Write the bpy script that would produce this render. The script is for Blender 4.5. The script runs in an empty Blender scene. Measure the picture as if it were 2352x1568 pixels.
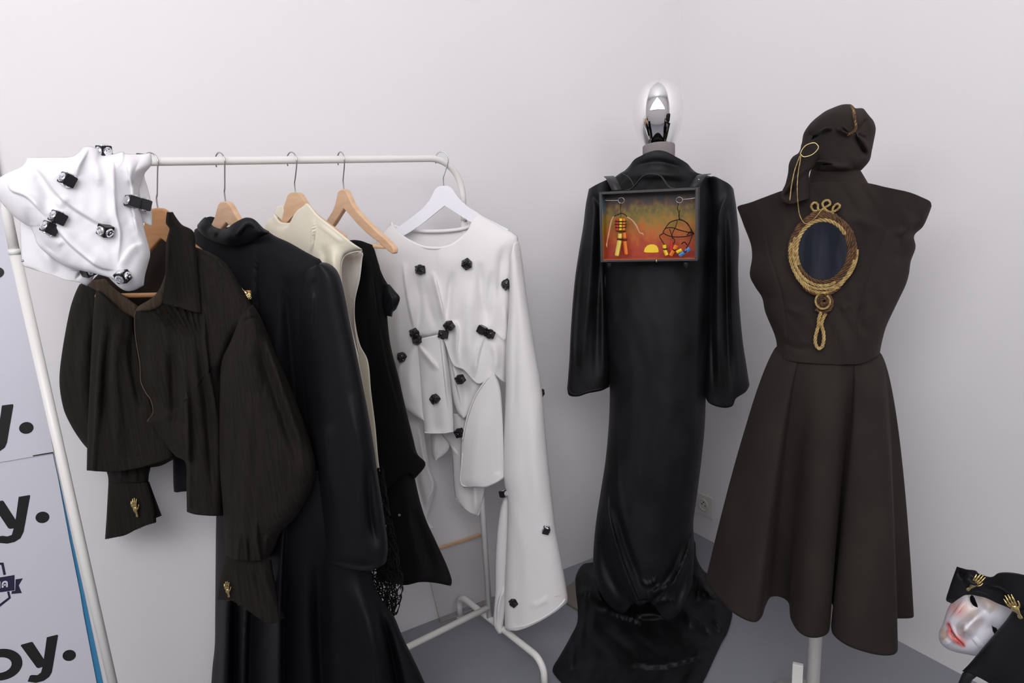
import bpy, bmesh, math, random
import numpy as np
from math import sin, cos, pi, radians, sqrt
from mathutils import Vector, Matrix, Euler

# ------------------------------------------------------------------ camera
W, H = 2352, 1568
FPX = 1555.0
CAMZ = 1.39
RT = np.array(None)
def _basis():
    pitch, roll = radians(12.3), radians(2.9)
    u = np.array([-sin(roll)*cos(pitch), cos(roll)*cos(pitch), sin(pitch)])
    u /= np.linalg.norm(u)
    r = np.array([3858-W/2, -(307-H/2), -FPX]); r /= np.linalg.norm(r)
    X = r-u*np.dot(r, u); X /= np.linalg.norm(X)
    Y = np.cross(u, X)
    return np.array([X, Y, u])
RM = _basis()
CAM = np.array([0, 0, CAMZ])
sc = bpy.context.scene
cam_d = bpy.data.cameras.new('camera'); cam_d.sensor_width = 36; cam_d.lens = FPX/W*36
cam_d.clip_start = 0.01
cam = bpy.data.objects.new('camera', cam_d); sc.collection.objects.link(cam)
M4 = Matrix([list(RM[0])+[0], list(RM[1])+[0], list(RM[2])+[CAMZ], [0, 0, 0, 1]])
cam.matrix_world = M4
sc.camera = cam

# ------------------------------------------------------------------ light and exposure
wd = bpy.data.worlds.new('world'); sc.world = wd; wd.use_nodes = True
wd.node_tree.nodes['Background'].inputs[0].default_value = (0.80, 0.88, 1.0, 1)
wd.node_tree.nodes['Background'].inputs[1].default_value = 1.0
sc.view_settings.view_transform = 'Standard'; sc.view_settings.look = 'None'
sc.view_settings.exposure = 0.0; sc.view_settings.gamma = 1
sc.view_settings.use_curve_mapping = False
# daylight enters through the big gable window (window_1) high in the wall behind the camera; its pane gives off the light

# ------------------------------------------------------------------ geometry helpers
C = sc.collection
def lin(c):
    out = []
    for v in c:
        v = v/255.0
        out.append(v/12.92 if v <= 0.04045 else ((v+0.055)/1.055)**2.4)
    return out
def rays(px, py):
    px = np.asarray(px, float); py = np.asarray(py, float)
    v = np.stack([px-W/2, -(py-H/2), np.full(px.shape, -FPX)], -1)
    return v @ RM.T
class Plane:
    """vertical plane standing in the room: base point and heading"""
    def __init__(s, x, y, deg):
        a = radians(deg); s.b = np.array([x, y, 0.0]); s.t = np.array([cos(a), sin(a), 0.0])
        n = np.array([-sin(a), cos(a), 0.0])
        if np.dot(n, CAM-s.b) < 0: n = -n
        s.n = n
    def at(s, px, py, off=0.0):
        d = rays(px, py)
        t = (np.dot(s.b-CAM, s.n)+off)/(d @ s.n)
        return CAM+d*t[..., None]
    def p(s, px, py, off=0.0):
        return Vector(s.at(np.array(px), np.array(py), np.array(off)))
def on_floor(px, py, z=0.0):
    d = rays(px, py); t = (z-CAMZ)/d[..., 2]
    return CAM+d*t[..., None]

def tag(o, label=None, cat=None, group=None, kind=None):
    if label: o['label'] = label
    if cat: o['category'] = cat
    if group: o['group'] = group
    if kind: o['kind'] = kind
    return o
def root(name, loc, label, cat, group=None):
    o = bpy.data.objects.new(name, None); C.objects.link(o); o.location = loc
    o.empty_display_size = 0.05
    return tag(o, label, cat, group)
def origin(o):
    v = Vector((0, 0, 0))
    while o is not None: v = v+o.location; o = o.parent
    return v
def mk(name, verts, faces, mat, parent=None, smooth=True, org=None):
    verts = np.asarray(verts, float)
    o0 = origin(parent) if parent is not None else (Vector(org) if org is not None else Vector((verts[:, 0].mean(), verts[:, 1].mean(), verts[:, 2].min())))
    me = bpy.data.meshes.new(name)
    me.from_pydata((verts-np.array(o0)).tolist(), [], [list(map(int, f)) for f in faces])
    me.materials.append(mat)
    if smooth:
        me.polygons.foreach_set('use_smooth', [True]*len(me.polygons))
    me.update()
    o = bpy.data.objects.new(name, me); C.objects.link(o)
    if parent is not None: o.parent = parent
    else: o.location = o0
    return o
def solid(o, t=0.0015, off=0):
    m = o.modifiers.new('thickness', 'SOLIDIFY'); m.thickness = t; m.offset = off; return o
def bevel(o, w=0.002, seg=2):
    m = o.modifiers.new('bevel', 'BEVEL'); m.width = w; m.segments = seg; m.limit_method = 'ANGLE'; return o

def smooth_line(pts, sharp=False):
    P = np.asarray(pts, float)
    if len(P) < 3 or sharp: return P
    Q = np.vstack([2*P[0]-P[1], P, 2*P[-1]-P[-2]])
    out = []
    for i in range(1, len(Q)-2):
        a, b, c, d = Q[i-1], Q[i], Q[i+1], Q[i+2]
        for t in np.linspace(0, 1, 8, endpoint=False):
            out.append(0.5*((2*b)+(-a+c)*t+(2*a-5*b+4*c-d)*t*t+(-a+3*b-3*c+d)*t**3))
    out.append(P[-1])
    return np.array(out)
def resample(P, n):
    s = np.r_[0, np.cumsum(np.linalg.norm(np.diff(P, axis=0), axis=1))]
    if s[-1] == 0: return np.repeat(P[:1], n, 0)
    t = np.linspace(0, s[-1], n)
    return np.stack([np.interp(t, s, P[:, k]) for k in range(P.shape[1])], -1)

def poly_dist(px, py, pts):
    best = np.full(px.shape, 1e9); tt = np.zeros(px.shape); sg = np.ones(px.shape)
    P = np.asarray(pts, float)
    L = np.r_[0, np.cumsum(np.linalg.norm(np.diff(P, axis=0), axis=1))]
    for i in range(len(P)-1):
        a, b = P[i], P[i+1]; d = b-a; l2 = d@d
        if l2 == 0: continue
        t = np.clip(((px-a[0])*d[0]+(py-a[1])*d[1])/l2, 0, 1)
        dx = px-(a[0]+t*d[0]); dy = py-(a[1]+t*d[1]); dist = np.hypot(dx, dy)
        m = dist < best
        best = np.where(m, dist, best)
        tt = np.where(m, (L[i]+t*sqrt(l2))/L[-1], tt)
        sg = np.where(m, np.sign(d[0]*dy-d[1]*dx), sg)
    return best, tt, sg
def fold_field(px, py, folds):
    z = np.zeros(px.shape)
    for f in folds:
        pts, w, amp = f[0], f[1], f[2]
        side = f[3] if len(f) > 3 else 0
        taper = f[4] if len(f) > 4 else 'both'
        d, t, s = poly_dist(px, py, smooth_line(pts))
        if side: w_ = np.where(s*side > 0, w, w*0.16)
        else: w_ = w
        g = np.exp(-(d/w_)**2)
        if taper == 'both': g = g*np.clip(4*t*(1-t)*1.25, 0, 1)**1.3
        elif taper == 'start': g = g*(lambda q: q*q*(3-2*q))(np.clip(t*1.8, 0, 1))
        elif taper == 'end': g = g*(lambda q: q*q*(3-2*q))(np.clip((1-t)*1.8, 0, 1))
        z += amp*g
    return z
def wrinkle(px, py, sx, sy, seed, n=7):
    r = np.random.RandomState(seed); z = np.zeros(px.shape)
    wx = px+sx*0.5*np.sin(py/sy*1.3+seed)
    for i in range(n):
        a = r.uniform(-0.5, 0.5); k = r.uniform(0.6, 2.0)
        z += np.sin((wx/sx*cos(a)+py/sy*sin(a))*k*2*pi+r.uniform(0, 6.28))*r.uniform(0.4, 1)/k
    return z/n*1.6

def in_poly(x, y, poly):
    c = False; j = len(poly)-1
    for i in range(len(poly)):
        xi, yi = poly[i]; xj, yj = poly[j]
        if (yi > y) != (yj > y) and x < (xj-xi)*(y-yi)/(yj-yi)+xi: c = not c
        j = i
    return c

class Sheet: pass
def cloth(name, mat, parent, pl, L, R, T=None, B=None, nu=60, nv=90, off=0.0, th=0.03, back=None, folds=(),
          wr=None, sharp=False, holes=(), prof=2.4, vprof=0, offv=None, thick=0.0016, label=None, closeb=False):
    """draped cloth standing on plane pl: edges given as outline points, th = belly towards the room, back = depth of the rear side"""
    Lc = resample(smooth_line(L, sharp), nv+1); Rc = resample(smooth_line(R, sharp), nv+1)
    Tc = resample(smooth_line([L[0]]+list(T or [])+[R[0]], sharp), nu+1)
    Bc = resample(smooth_line([L[-1]]+list(B or [])+[R[-1]], sharp), nu+1)
    u = np.linspace(0, 1, nu+1)[None, :, None]; v = np.linspace(0, 1, nv+1)[:, None, None]
    G = (1-u)*Lc[:, None]+u*Rc[:, None]+(1-v)*Tc[None]+v*Bc[None] \
        - ((1-u)*(1-v)*Lc[0]+u*(1-v)*Rc[0]+(1-u)*v*Lc[-1]+u*v*Rc[-1])
    px, py = G[..., 0], G[..., 1]
    U = np.broadcast_to(u[..., 0], px.shape); V = np.broadcast_to(v[..., 0], px.shape)
    pf = np.clip(1-np.abs(2*U-1)**prof, 0, 1)**0.5
    if vprof: pf = pf*np.clip(1-np.abs(2*V-1)**vprof, 0, 1)**0.5
    ef = np.clip(np.minimum(U, 1-U)*12, 0, 1)
    z = th*pf+off
    if offv is not None: z = z+offv(U, V)
    if len(folds): z = z+fold_field(px, py, folds)*(0.25+0.75*ef)
    if wr: z = z+wr[0]*wrinkle(px, py, wr[1], wr[2], wr[3])*ef
    P = pl.at(px, py, z)
    verts = P.reshape(-1, 3); idx = np.arange(verts.shape[0]).reshape(px.shape)
    faces = []
    for j in range(nv):
        for i in range(nu):
            if holes:
                cx_, cy_ = px[j:j+2, i:i+2].mean(), py[j:j+2, i:i+2].mean()
                if any(in_poly(cx_, cy_, h) for h in holes): continue
            faces.append((idx[j, i], idx[j+1, i], idx[j+1, i+1], idx[j, i+1]))
    if back is not None:
        zb = off-back*pf
        if offv is not None: zb = zb+offv(U, V)
        if wr: zb = zb+wr[0]*wrinkle(px, py, wr[1], wr[2], wr[3]+5)*ef
        Pb = pl.at(px, py, zb); n0 = len(verts)
        verts = np.vstack([verts, Pb.reshape(-1, 3)]); ib = np.arange(n0, n0+px.size).reshape(px.shape).copy()
        ib[:, 0] = idx[:, 0]; ib[:, -1] = idx[:, -1]
        for j in range(nv):
            for i in range(nu):
                faces.append((ib[j, i], ib[j, i+1], ib[j+1, i+1], ib[j+1, i]))
    o = mk(name, verts, faces, mat, parent)
    if thick: solid(o, thick)
    if label: o['label'] = label
    s = Sheet(); s.o = o; s.px = px; s.py = py; s.P = P; s.pl = pl
    def at(x, y):
        k = np.argmin((px-x)**2+(py-y)**2)
        q = P.reshape(-1, 3)[k]
        d = rays(np.array(x), np.array(y)); dist = np.linalg.norm(q-CAM)
        return Vector(CAM+d/np.linalg.norm(d)*dist)
    s.at = at
    return s

def tube_mesh(pts, rad, seg=10, closed=False, caps=True):
    P = np.asarray(pts, float); n = len(P)
    rad = np.full(n, rad) if np.isscalar(rad) else np.asarray(rad, float)
    if closed: Tn = np.roll(P, -1, 0)-np.roll(P, 1, 0)
    else: Tn = np.gradient(P, axis=0)
    Tn /= (np.linalg.norm(Tn, axis=1)[:, None]+1e-12)
    up = np.array([0, 0, 1.0]) if abs(Tn[0][2]) < 0.9 else np.array([1.0, 0, 0])
    N = np.cross(Tn[0], up); N /= np.linalg.norm(N)
    verts = []
    a = np.linspace(0, 2*pi, seg, endpoint=False)
    for i in range(n):
        N = N-Tn[i]*np.dot(N, Tn[i]); N /= np.linalg.norm(N)
        Bn = np.cross(Tn[i], N)
        verts.append(P[i]+rad[i]*(np.cos(a)[:, None]*N+np.sin(a)[:, None]*Bn))
    V = np.vstack(verts); F = []
    m = n if closed else n-1
    for i in range(m):
        i2 = (i+1) % n
        for k in range(seg):
            k2 = (k+1) % seg
            F.append((i*seg+k, i*seg+k2, i2*seg+k2, i2*seg+k))
    if not closed and caps:
        F.append(tuple(range(seg))[::-1]); F.append(tuple((n-1)*seg+k for k in range(seg)))
    return V, F
def merge(parts):
    V = []; F = []; n = 0
    for v, f in parts:
        V.append(np.asarray(v)); F += [tuple(i+n for i in q) for q in f]; n += len(v)
    return np.vstack(V), F
def smooth3(pts, n=60):
    return resample(smooth_line(np.asarray(pts, float)), n)
def tube(name, pts, rad, mat, parent=None, seg=10, closed=False, n=None, org=None, raw=False):
    P = np.asarray([list(p) for p in pts], float)
    if not raw and len(P) > 2:
        if closed: P = smooth3(np.vstack([P, P[:1]]), n or 80)[:-1]
        else: P = smooth3(P, n or 60)
    V, F = tube_mesh(P, rad, seg, closed)
    return mk(name, V, F, mat, parent, org=org)
def box_v(c, t, s, ang=0):
    """box verts around centre c, half sizes s, heading ang"""
    V = []
    for z in (-1, 1):
        for y in (-1, 1):
            for x in (-1, 1):
                a, b = x*s[0], y*s[1]
                V.append((c[0]+a*cos(ang)-b*sin(ang), c[1]+a*sin(ang)+b*cos(ang), c[2]+z*s[2]))
    F = [(0, 2, 3, 1), (4, 5, 7, 6), (0, 1, 5, 4), (2, 6, 7, 3), (0, 4, 6, 2), (1, 3, 7, 5)]
    return np.array(V), F
def lathe_v(profile, c, seg=48, sx=1, sy=1):
    V = []; F = []
    for r, z in profile:
        for k in range(seg):
            a = 2*pi*k/seg; V.append((c[0]+r*cos(a)*sx, c[1]+r*sin(a)*sy, c[2]+z))
    for i in range(len(profile)-1):
        for k in range(seg):
            k2 = (k+1) % seg; F.append((i*seg+k, i*seg+k2, (i+1)*seg+k2, (i+1)*seg+k))
    F.append(tuple(range(seg))[::-1]); F.append(tuple((len(profile)-1)*seg+k for k in range(seg)))
    return np.array(V), F
def flat_poly(name, pl, pts, off, mat, parent, t=0.0006, holes=None):
    """printed or cut flat shape of thickness t lying on plane pl"""
    P = pl.at(np.array([p[0] for p in pts], float), np.array([p[1] for p in pts], float), np.full(len(pts), float(off)))
    n = len(pts)
    Q = P+pl.n*t
    V = np.vstack([Q, P]); F = [tuple(range(n))]+[(i, n+i, n+(i+1) % n, (i+1) % n) for i in range(n)]
    return mk(name, V, F, mat, parent, smooth=False)
def ring_poly(cx_, cy_, rx, ry, rot=0, n=40, a0=0, a1=2*pi):
    out = []
    for k in range(n):
        a = a0+(a1-a0)*k/n
        x, y = rx*cos(a), ry*sin(a)
        out.append((cx_+x*cos(rot)-y*sin(rot), cy_+x*sin(rot)+y*cos(rot)))
    return out

# ------------------------------------------------------------------ materials
def mat(name, col, rough=0.6, metal=0.0, spec=0.5, sheen=0.0, bump=0.0, bscale=(200, 200, 200), var=0.0, vscale=(8, 8, 8),
        varcol=None, sheen_tint=None, coat=0.0, detail=4, sheen_rough=0.4, bdist=0.001):
    m = bpy.data.materials.new(name); m.use_nodes = True; nt = m.node_tree; N = nt.nodes; K = nt.links
    b = N['Principled BSDF']
    c = lin(col)+[1]
    b.inputs['Base Color'].default_value = c
    b.inputs['Roughness'].default_value = rough; b.inputs['Metallic'].default_value = metal
    b.inputs['Specular IOR Level'].default_value = spec
    b.inputs['Sheen Weight'].default_value = sheen; b.inputs['Sheen Roughness'].default_value = sheen_rough
    if sheen_tint: b.inputs['Sheen Tint'].default_value = lin(sheen_tint)+[1]
    b.inputs['Coat Weight'].default_value = coat
    tc = N.new('ShaderNodeTexCoord')
    if var or varcol:
        mp = N.new('ShaderNodeMapping'); mp.inputs['Scale'].default_value = vscale
        nz = N.new('ShaderNodeTexNoise'); nz.inputs['Scale'].default_value = 1; nz.inputs['Detail'].default_value = detail
        K.new(tc.outputs['Object'], mp.inputs[0]); K.new(mp.outputs[0], nz.inputs['Vector'])
        rp = N.new('ShaderNodeValToRGB'); rp.color_ramp.elements[0].position = 0.35; rp.color_ramp.elements[1].position = 0.65
        rp.color_ramp.elements[0].color = c
        rp.color_ramp.elements[1].color = (lin(varcol)+[1]) if varcol else [min(1, x*(1+var)) for x in c[:3]]+[1]
        K.new(nz.outputs['Fac'], rp.inputs[0]); K.new(rp.outputs[0], b.inputs['Base Color'])
    if bump:
        mp2 = N.new('ShaderNodeMapping'); mp2.inputs['Scale'].default_value = bscale
        nz2 = N.new('ShaderNodeTexNoise'); nz2.inputs['Scale'].default_value = 1; nz2.inputs['Detail'].default_value = 3
        bp = N.new('ShaderNodeBump'); bp.inputs['Strength'].default_value = bump; bp.inputs['Distance'].default_value = bdist
        K.new(tc.outputs['Object'], mp2.inputs[0]); K.new(mp2.outputs[0], nz2.inputs['Vector'])
        K.new(nz2.outputs['Fac'], bp.inputs['Height']); K.new(bp.outputs[0], b.inputs['Normal'])
    return m
M = {}
M['wall'] = mat('white_wall_paint', (229, 227, 228), 0.85, bump=0.15, bscale=(60, 60, 60), var=0.015, vscale=(1.5, 1.5, 1.5))
M['ceiling'] = mat('ceiling_paint', (225, 224, 224), 0.9)
M['floor'] = mat('grey_floor_coating', (134, 136, 143), 0.4, bump=0.05, bscale=(30, 30, 30), var=0.06, vscale=(4, 4, 4))
M['rack'] = mat('white_powder_coat', (228, 227, 222), 0.35)
M['poster'] = mat('poster_paper', (216, 216, 226), 0.45, bump=0.2, bscale=(3, 3, 3), bdist=0.004)
M['ink'] = mat('black_ink', (24, 24, 24), 0.5)
M['navy'] = mat('navy_ink', (36, 32, 62), 0.5)
M['blue'] = mat('blue_paper', (62, 140, 185), 0.5)
M['gap'] = mat('flat_black', (20, 18, 16), 0.7)
M['wood'] = mat('beech_wood', (216, 180, 146), 0.42, var=0.1, vscale=(20, 20, 90), varcol=(206, 166, 130), bump=0.05, bscale=(80, 80, 300))
M['wood_dark'] = mat('amber_wood', (205, 150, 100), 0.42, varcol=(192, 138, 88), vscale=(20, 20, 90))
M['white_wood'] = mat('white_lacquered_wood', (232, 232, 238), 0.35)
M['chrome_wire'] = mat('steel_wire', (190, 190, 192), 0.22, metal=1)
M['dark_wire'] = mat('dark_wire', (40, 38, 38), 0.4, metal=0.8)
M['white'] = mat('white_cotton', (231, 229, 228), 0.85, sheen=0.05, bump=0.25, bscale=(900, 900, 900))
M['white2'] = mat('white_crepe', (230, 229, 231), 0.8, sheen=0.05, bump=0.15, bscale=(700, 700, 700))
M['brown'] = mat('dark_brown_slub_cotton', (24, 22, 20), 0.9, sheen=0.03, varcol=(35, 31, 28), vscale=(260, 260, 9), bump=0.5, bscale=(500, 500, 30), sheen_tint=(150, 135, 115), spec=0.15)
M['brown_in'] = mat('brown_cotton_inside', (62, 51, 41), 0.85, varcol=(78, 66, 54), vscale=(200, 200, 9), bump=0.4, bscale=(500, 500, 30), spec=0.2)
M['brown_line'] = mat('brown_lining', (38, 31, 25), 0.8, spec=0.2)
M['navyblack'] = mat('black_wool_crepe', (12, 13, 17), 0.75, sheen=0.02, bump=0.15, bscale=(900, 900, 900), sheen_tint=(120, 130, 150), spec=0.18)
M['satin'] = mat('black_satin', (12, 13, 17), 0.55, sheen=0.0, spec=0.2, bump=0.05, bscale=(60, 60, 60))
M['skirt'] = mat('black_duchess', (8, 9, 14), 0.6, sheen=0.0, spec=0.18)
M['black'] = mat('black_jersey', (9, 9, 11), 0.9, sheen=0.0, bump=0.2, bscale=(900, 900, 900), spec=0.25)
M['cream'] = mat('cream_wool', (232, 225, 206), 0.8, sheen=0.1, varcol=(222, 214, 194), vscale=(9, 9, 9), bump=0.2, bscale=(600, 600, 600))
M['lining'] = mat('white_satin_lining', (214, 208, 202), 0.35, bump=0.1, bscale=(40, 40, 40))
M['lace'] = mat('black_lace_yarn', (16, 16, 18), 0.8, spec=0.3)
M['velvet'] = mat('black_velvet', (4, 4, 5), 0.58, sheen=0.04, sheen_tint=(90, 92, 110), sheen_rough=0.3, spec=0.3, varcol=(22, 22, 27), vscale=(14, 14, 9), bump=0.35, bscale=(28, 28, 14), bdist=0.004)
M['suede'] = mat('brown_suede_cloth', (37, 33, 30), 0.92, sheen=0.04, varcol=(46, 40, 36), vscale=(9, 9, 5), sheen_tint=(160, 140, 120), spec=0.2, bump=0.2, bscale=(700, 700, 700))
M['piping'] = mat('brown_piping', (74, 62, 48), 0.7)
M['cube'] = mat('black_plastic', (22, 22, 24), 0.35)
M['cube2'] = mat('smoky_plastic', (38, 34, 31), 0.3)
M['gem'] = mat('silver_rhinestone', (235, 235, 240), 0.12, metal=1)
M['gem_black'] = mat('black_rhinestone', (30, 30, 32), 0.12, metal=0.4, coat=0.6)
M['gold'] = mat('antique_gold', (205, 185, 130), 0.22, metal=1)
M['chrome'] = mat('chrome', (245, 245, 245), 0.02, metal=1)
M['neck'] = mat('grey_linen', (132, 124, 124), 0.85, bump=0.3, bscale=(500, 500, 500))
M['box'] = mat('black_painted_wood', (52, 50, 50), 0.5, bump=0.3, bscale=(60, 60, 60))
M['leather'] = mat('black_leather', (30, 29, 30), 0.45, bump=0.2, bscale=(200, 200, 200))
M['edge_tan'] = mat('tan_leather_edge', (110, 88, 62), 0.6)
M['straw'] = mat('straw_rope', (190, 164, 108), 0.8, varcol=(140, 112, 62), vscale=(120, 120, 120))
M['rope'] = mat('brown_rope', (104, 74, 44), 0.8, varcol=(66, 44, 26), vscale=(70, 70, 70))
M['mirror'] = mat('mirror_painted_reflection', (58, 63, 74), 0.08, metal=1, varcol=(88, 92, 102), vscale=(26, 26, 5), detail=3)  # dark tone and paler streaks imitate a reflected dark room in the colour
M['red'] = mat('red_paint', (196, 44, 36), 0.45)
M['yellow'] = mat('yellow_paint', (236, 205, 40), 0.45)
M['pale_yellow'] = mat('pale_yellow_paint', (226, 204, 96), 0.45)
M['orange'] = mat('orange_paint', (226, 120, 36), 0.45)
M['bluep'] = mat('blue_paint', (62, 130, 196), 0.45)
M['doll'] = mat('doll_skin', (206, 150, 118), 0.5)
M['plastic'] = mat('white_plastic', (214, 211, 206), 0.35)
M['hole'] = mat('socket_black', (20, 20, 20), 0.6)
M['card'] = mat('brown_board', (120, 112, 104), 0.7, bump=0.2, bscale=(40, 40, 40))
M['face'] = mat('dummy', (230, 228, 232), 0.3)
M['pink'] = mat('pink_thread', (226, 150, 150), 0.8)

def glow(name, col, s):
    m = bpy.data.materials.new(name); m.use_nodes = True; nt = m.node_tree
    for n in list(nt.nodes): nt.nodes.remove(n)
    e = nt.nodes.new('ShaderNodeEmission'); o = nt.nodes.new('ShaderNodeOutputMaterial')
    e.inputs[0].default_value = lin(col)+[1]; e.inputs[1].default_value = s
    nt.links.new(e.outputs[0], o.inputs[0]); return m
M['sky'] = glow('daylight_sky', (252, 250, 253), 6.4)
def film():
    m = bpy.data.materials.new('clear_film'); m.use_nodes = True; nt = m.node_tree
    b = nt.nodes['Principled BSDF']; b.inputs['Base Color'].default_value = lin((196, 196, 200))+[1]
    b.inputs['Roughness'].default_value = 0.25; b.inputs['Alpha'].default_value = 0.28
    return m
M['film'] = film()

# ------------------------------------------------------------------ room
XW, YW, ZC = 1.895, 1.912, 4.4
def quad_wall(name, a, b, z0, z1):
    a = np.array(a, float); b = np.array(b, float); d = (b-a)/np.linalg.norm(b-a); n = np.array([d[1], -d[0]])*0.1
    if np.dot(n, a-np.array([0, 0])) < 0: n = -n            # thickness goes outward
    V = [(a[0], a[1], z0), (b[0], b[1], z0), (b[0], b[1], z1), (a[0], a[1], z1)]
    V += [(p[0]+n[0], p[1]+n[1], p[2]) for p in V]
    F = [(0, 1, 2, 3), (7, 6, 5, 4), (0, 4, 5, 1), (1, 5, 6, 2), (2, 6, 7, 3), (3, 7, 4, 0)]
    o = mk(name, V, F, M['wall'], smooth=False); tag(o, kind='structure'); return o
XL, YB = -3.2, -3.1
# wall_left is the long wall behind the rack, wall_right the wall behind the dress forms
quad_wall('wall_left', (XL, YW), (XW, YW), 0, ZC)
quad_wall('wall_right', (XW, YW+.1), (XW, YB), 0, ZC)
quad_wall('wall_rear', (XL, YB), (XW+.1, YB), 0, ZC)
quad_wall('wall_side', (XL, YW+.1), (XL, YB-.1), 0, ZC)
V, F = box_v((( XL+XW)/2, (YB+YW)/2, -0.05), 0, ((XW-XL)/2+.1, (YW-YB)/2+.1, 0.05)); tag(mk('floor', V, F, M['floor'], smooth=False), kind='structure')
V, F = box_v((( XL+XW)/2, (YB+YW)/2, ZC+0.05), 0, ((XW-XL)/2+.1, (YW-YB)/2+.1, 0.05)); tag(mk('ceiling', V, F, M['ceiling'], smooth=False), kind='structure')
# gable window across the far corner behind the camera
gt = np.array([cos(radians(-43)), sin(radians(-43))]); gn = np.array([sin(radians(43)), cos(radians(43))]); gw = -gn*1.25
def gp(s, z, d=0.0): q = gw+gt*s+gn*d; return (q[0], q[1], z)
V = [gp(-3.3, 0, -0.02), gp(3.1, 0, -0.02), gp(3.1, ZC, -0.02), gp(-3.3, ZC, -0.02), gp(-3.3, 0, -0.08), gp(3.1, 0, -0.08), gp(3.1, ZC, -0.08), gp(-3.3, ZC, -0.08)]
F = [(0, 1, 2, 3), (7, 6, 5, 4), (0, 4, 5, 1), (1, 5, 6, 2), (2, 6, 7, 3), (3, 7, 4, 0)]
tag(mk('wall_corner', V, F, M['wall'], smooth=False), kind='structure')
win = mk('window_1', [gp(-2.3, 1.85), gp(2.0, 1.85), gp(-0.15, 4.25), gp(-2.3, 1.85, -.015), gp(2.0, 1.85, -.015), gp(-0.15, 4.25, -.015)],
         [(0, 1, 2), (5, 4, 3), (0, 3, 4, 1), (1, 4, 5, 2), (2, 5, 3, 0)], M['sky'], smooth=False); tag(win, kind='structure')
fr = []
for a, b in ((gp(-2.3, 1.85, .01), gp(2.0, 1.85, .01)), (gp(2.0, 1.85, .01), gp(-0.15, 4.25, .01)), (gp(-0.15, 4.25, .01), gp(-2.3, 1.85, .01))):
    fr.append(tube_mesh([a, b], 0.03, 6))
V, F = merge(fr); mk('window_frame', V, F, M['neck'], win)

# ------------------------------------------------------------------ wall bits: posters, film sheet, socket, board
PW = Plane(0, YW, 0)
ps = root('wall_poster', (-0.25, YW, 0.0), 'tall white wall poster with black letters and dots at the left edge', 'poster')
e0 = lambda y: 20+(y-460)*0.1986
flat_poly('upper_sheet', PW, [(-160, -80), (e0(-80)-6, -80), (124, 1039.2), (0, 1060), (-160, 1087)], 0.006, M['poster'], ps, 0.004)
flat_poly('lower_sheet', PW, [(-160, 1086), (0, 1059), (121, 1039), (134, 1100), (160, 1240), (184, 1361), (192, 1410), (236, 1640), (-160, 1700)], 0.002, M['poster'], ps, 0.004)
flat_poly('seam_shade_strip', PW, [(75, 1045.5), (122, 1037.5), (122.5, 1040), (76, 1047.5)], 0.0101, M['gap'], ps, 0.0006)  # black strip painting in the shaded gap between the two sheets
def ink(name, pts, m='ink', off=0.0102): return flat_poly(name, PW, pts, off, M[m], ps, 0.0005)
ink('printed_dot', ring_poly(-6, 626, 15.5, 12.5, -0.15))
ink('printed_dot', ring_poly(60.4, 982.4, 16.7, 13.5, -0.15))
ink('printed_letter', [(4.2, 931.6), (6, 930.6), (27.8, 927.8), (30, 928.2), (30.9, 930.5), (16, 1016.5), (11, 1027.7), (0, 1035.4), (-15, 1040), (-30, 1040), (-26, 1022), (-12, 1016), (-6, 1000), (2, 948)])
ink('printed_letter', [(42.9, 1140.6), (67.6, 1136.4), (69.4, 1138), (54.3, 1221), (47, 1235.7), (34, 1244), (17, 1248), (-4, 1246), (-6, 1238), (0, 1231), (6, 1230), (17, 1231.5), (27, 1228), (31.4, 1213), (22.9, 1214), (18.6, 1212), (-20, 1154), (5.7, 1149), (8.6, 1151), (35.7, 1193)], off=0.0062)
ink('printed_dot', ring_poly(97.4, 1187.7, 16, 13, -0.15), off=0.0062)
ink('printed_letter', [(107.4, 1463), (131.5, 1457), (133.4, 1459), (119.4, 1543), (113, 1554), (100, 1563), (83, 1567.5), (63.4, 1564.6), (68.6, 1551.4), (73, 1549.4), (85.7, 1550), (94, 1544), (97.7, 1531), (88, 1534), (84, 1532), (47.4, 1482), (49, 1480), (71.4, 1473.7), (74.9, 1474), (100.6, 1513)], off=0.0062)
ink('printed_dot', ring_poly(159, 1504.6, 15.5, 12.6, -0.2), off=0.0062)
oo = ring_poly(2, 1526, 50, 36, -0.2, 48); oi = ring_poly(0, 1527, 27, 17.5, -0.2, 48)
A = PW.at(np.array([p[0] for p in oo]), np.array([p[1] for p in oo]), np.full(48, 0.0067)); B_ = PW.at(np.array([p[0] for p in oi]), np.array([p[1] for p in oi]), np.full(48, 0.0067))
mk('printed_letter', np.vstack([A, B_]), [(k, (k+1) % 48, 48+(k+1) % 48, 48+k) for k in range(48)], M['ink'], ps, smooth=False)
for poly in ([(-9, 1327), (33.4, 1320), (33.4, 1354.9), (-9, 1361)],
             [(35.7, 1330), (52.3, 1327.7), (42.9, 1344), (50, 1361.4), (26.3, 1363.4), (27, 1357), (34.8, 1356)],
             [(-6, 1291.8), (8, 1291.5), (13.7, 1319), (8, 1320.5), (2.9, 1296.6), (-6, 1297)],
             [(16.3, 1358.6), (21.4, 1357.7), (25, 1373), (0, 1393), (-6, 1397), (-6, 1391), (0, 1386), (19.4, 1371.4)]):
    ink('printed_badge', poly, 'navy', 0.0062)
def arch(cx_, y0, w, h, t):
    o_ = [(cx_-w, y0+h)]+[(cx_+w*cos(a), y0+w*0.9-w*0.9*sin(a)) for a in np.linspace(pi, 0, 12)]+[(cx_+w, y0+h), (cx_+w-t, y0+h)]
    o_ += [(cx_+(w-t)*cos(a), y0+w*0.9-(w*0.9-t)*sin(a)) for a in np.linspace(0, pi, 12)]+[(cx_-w+t, y0+h)]
    return [(x, y-(x)*0.15) for x, y in o_]
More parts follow.
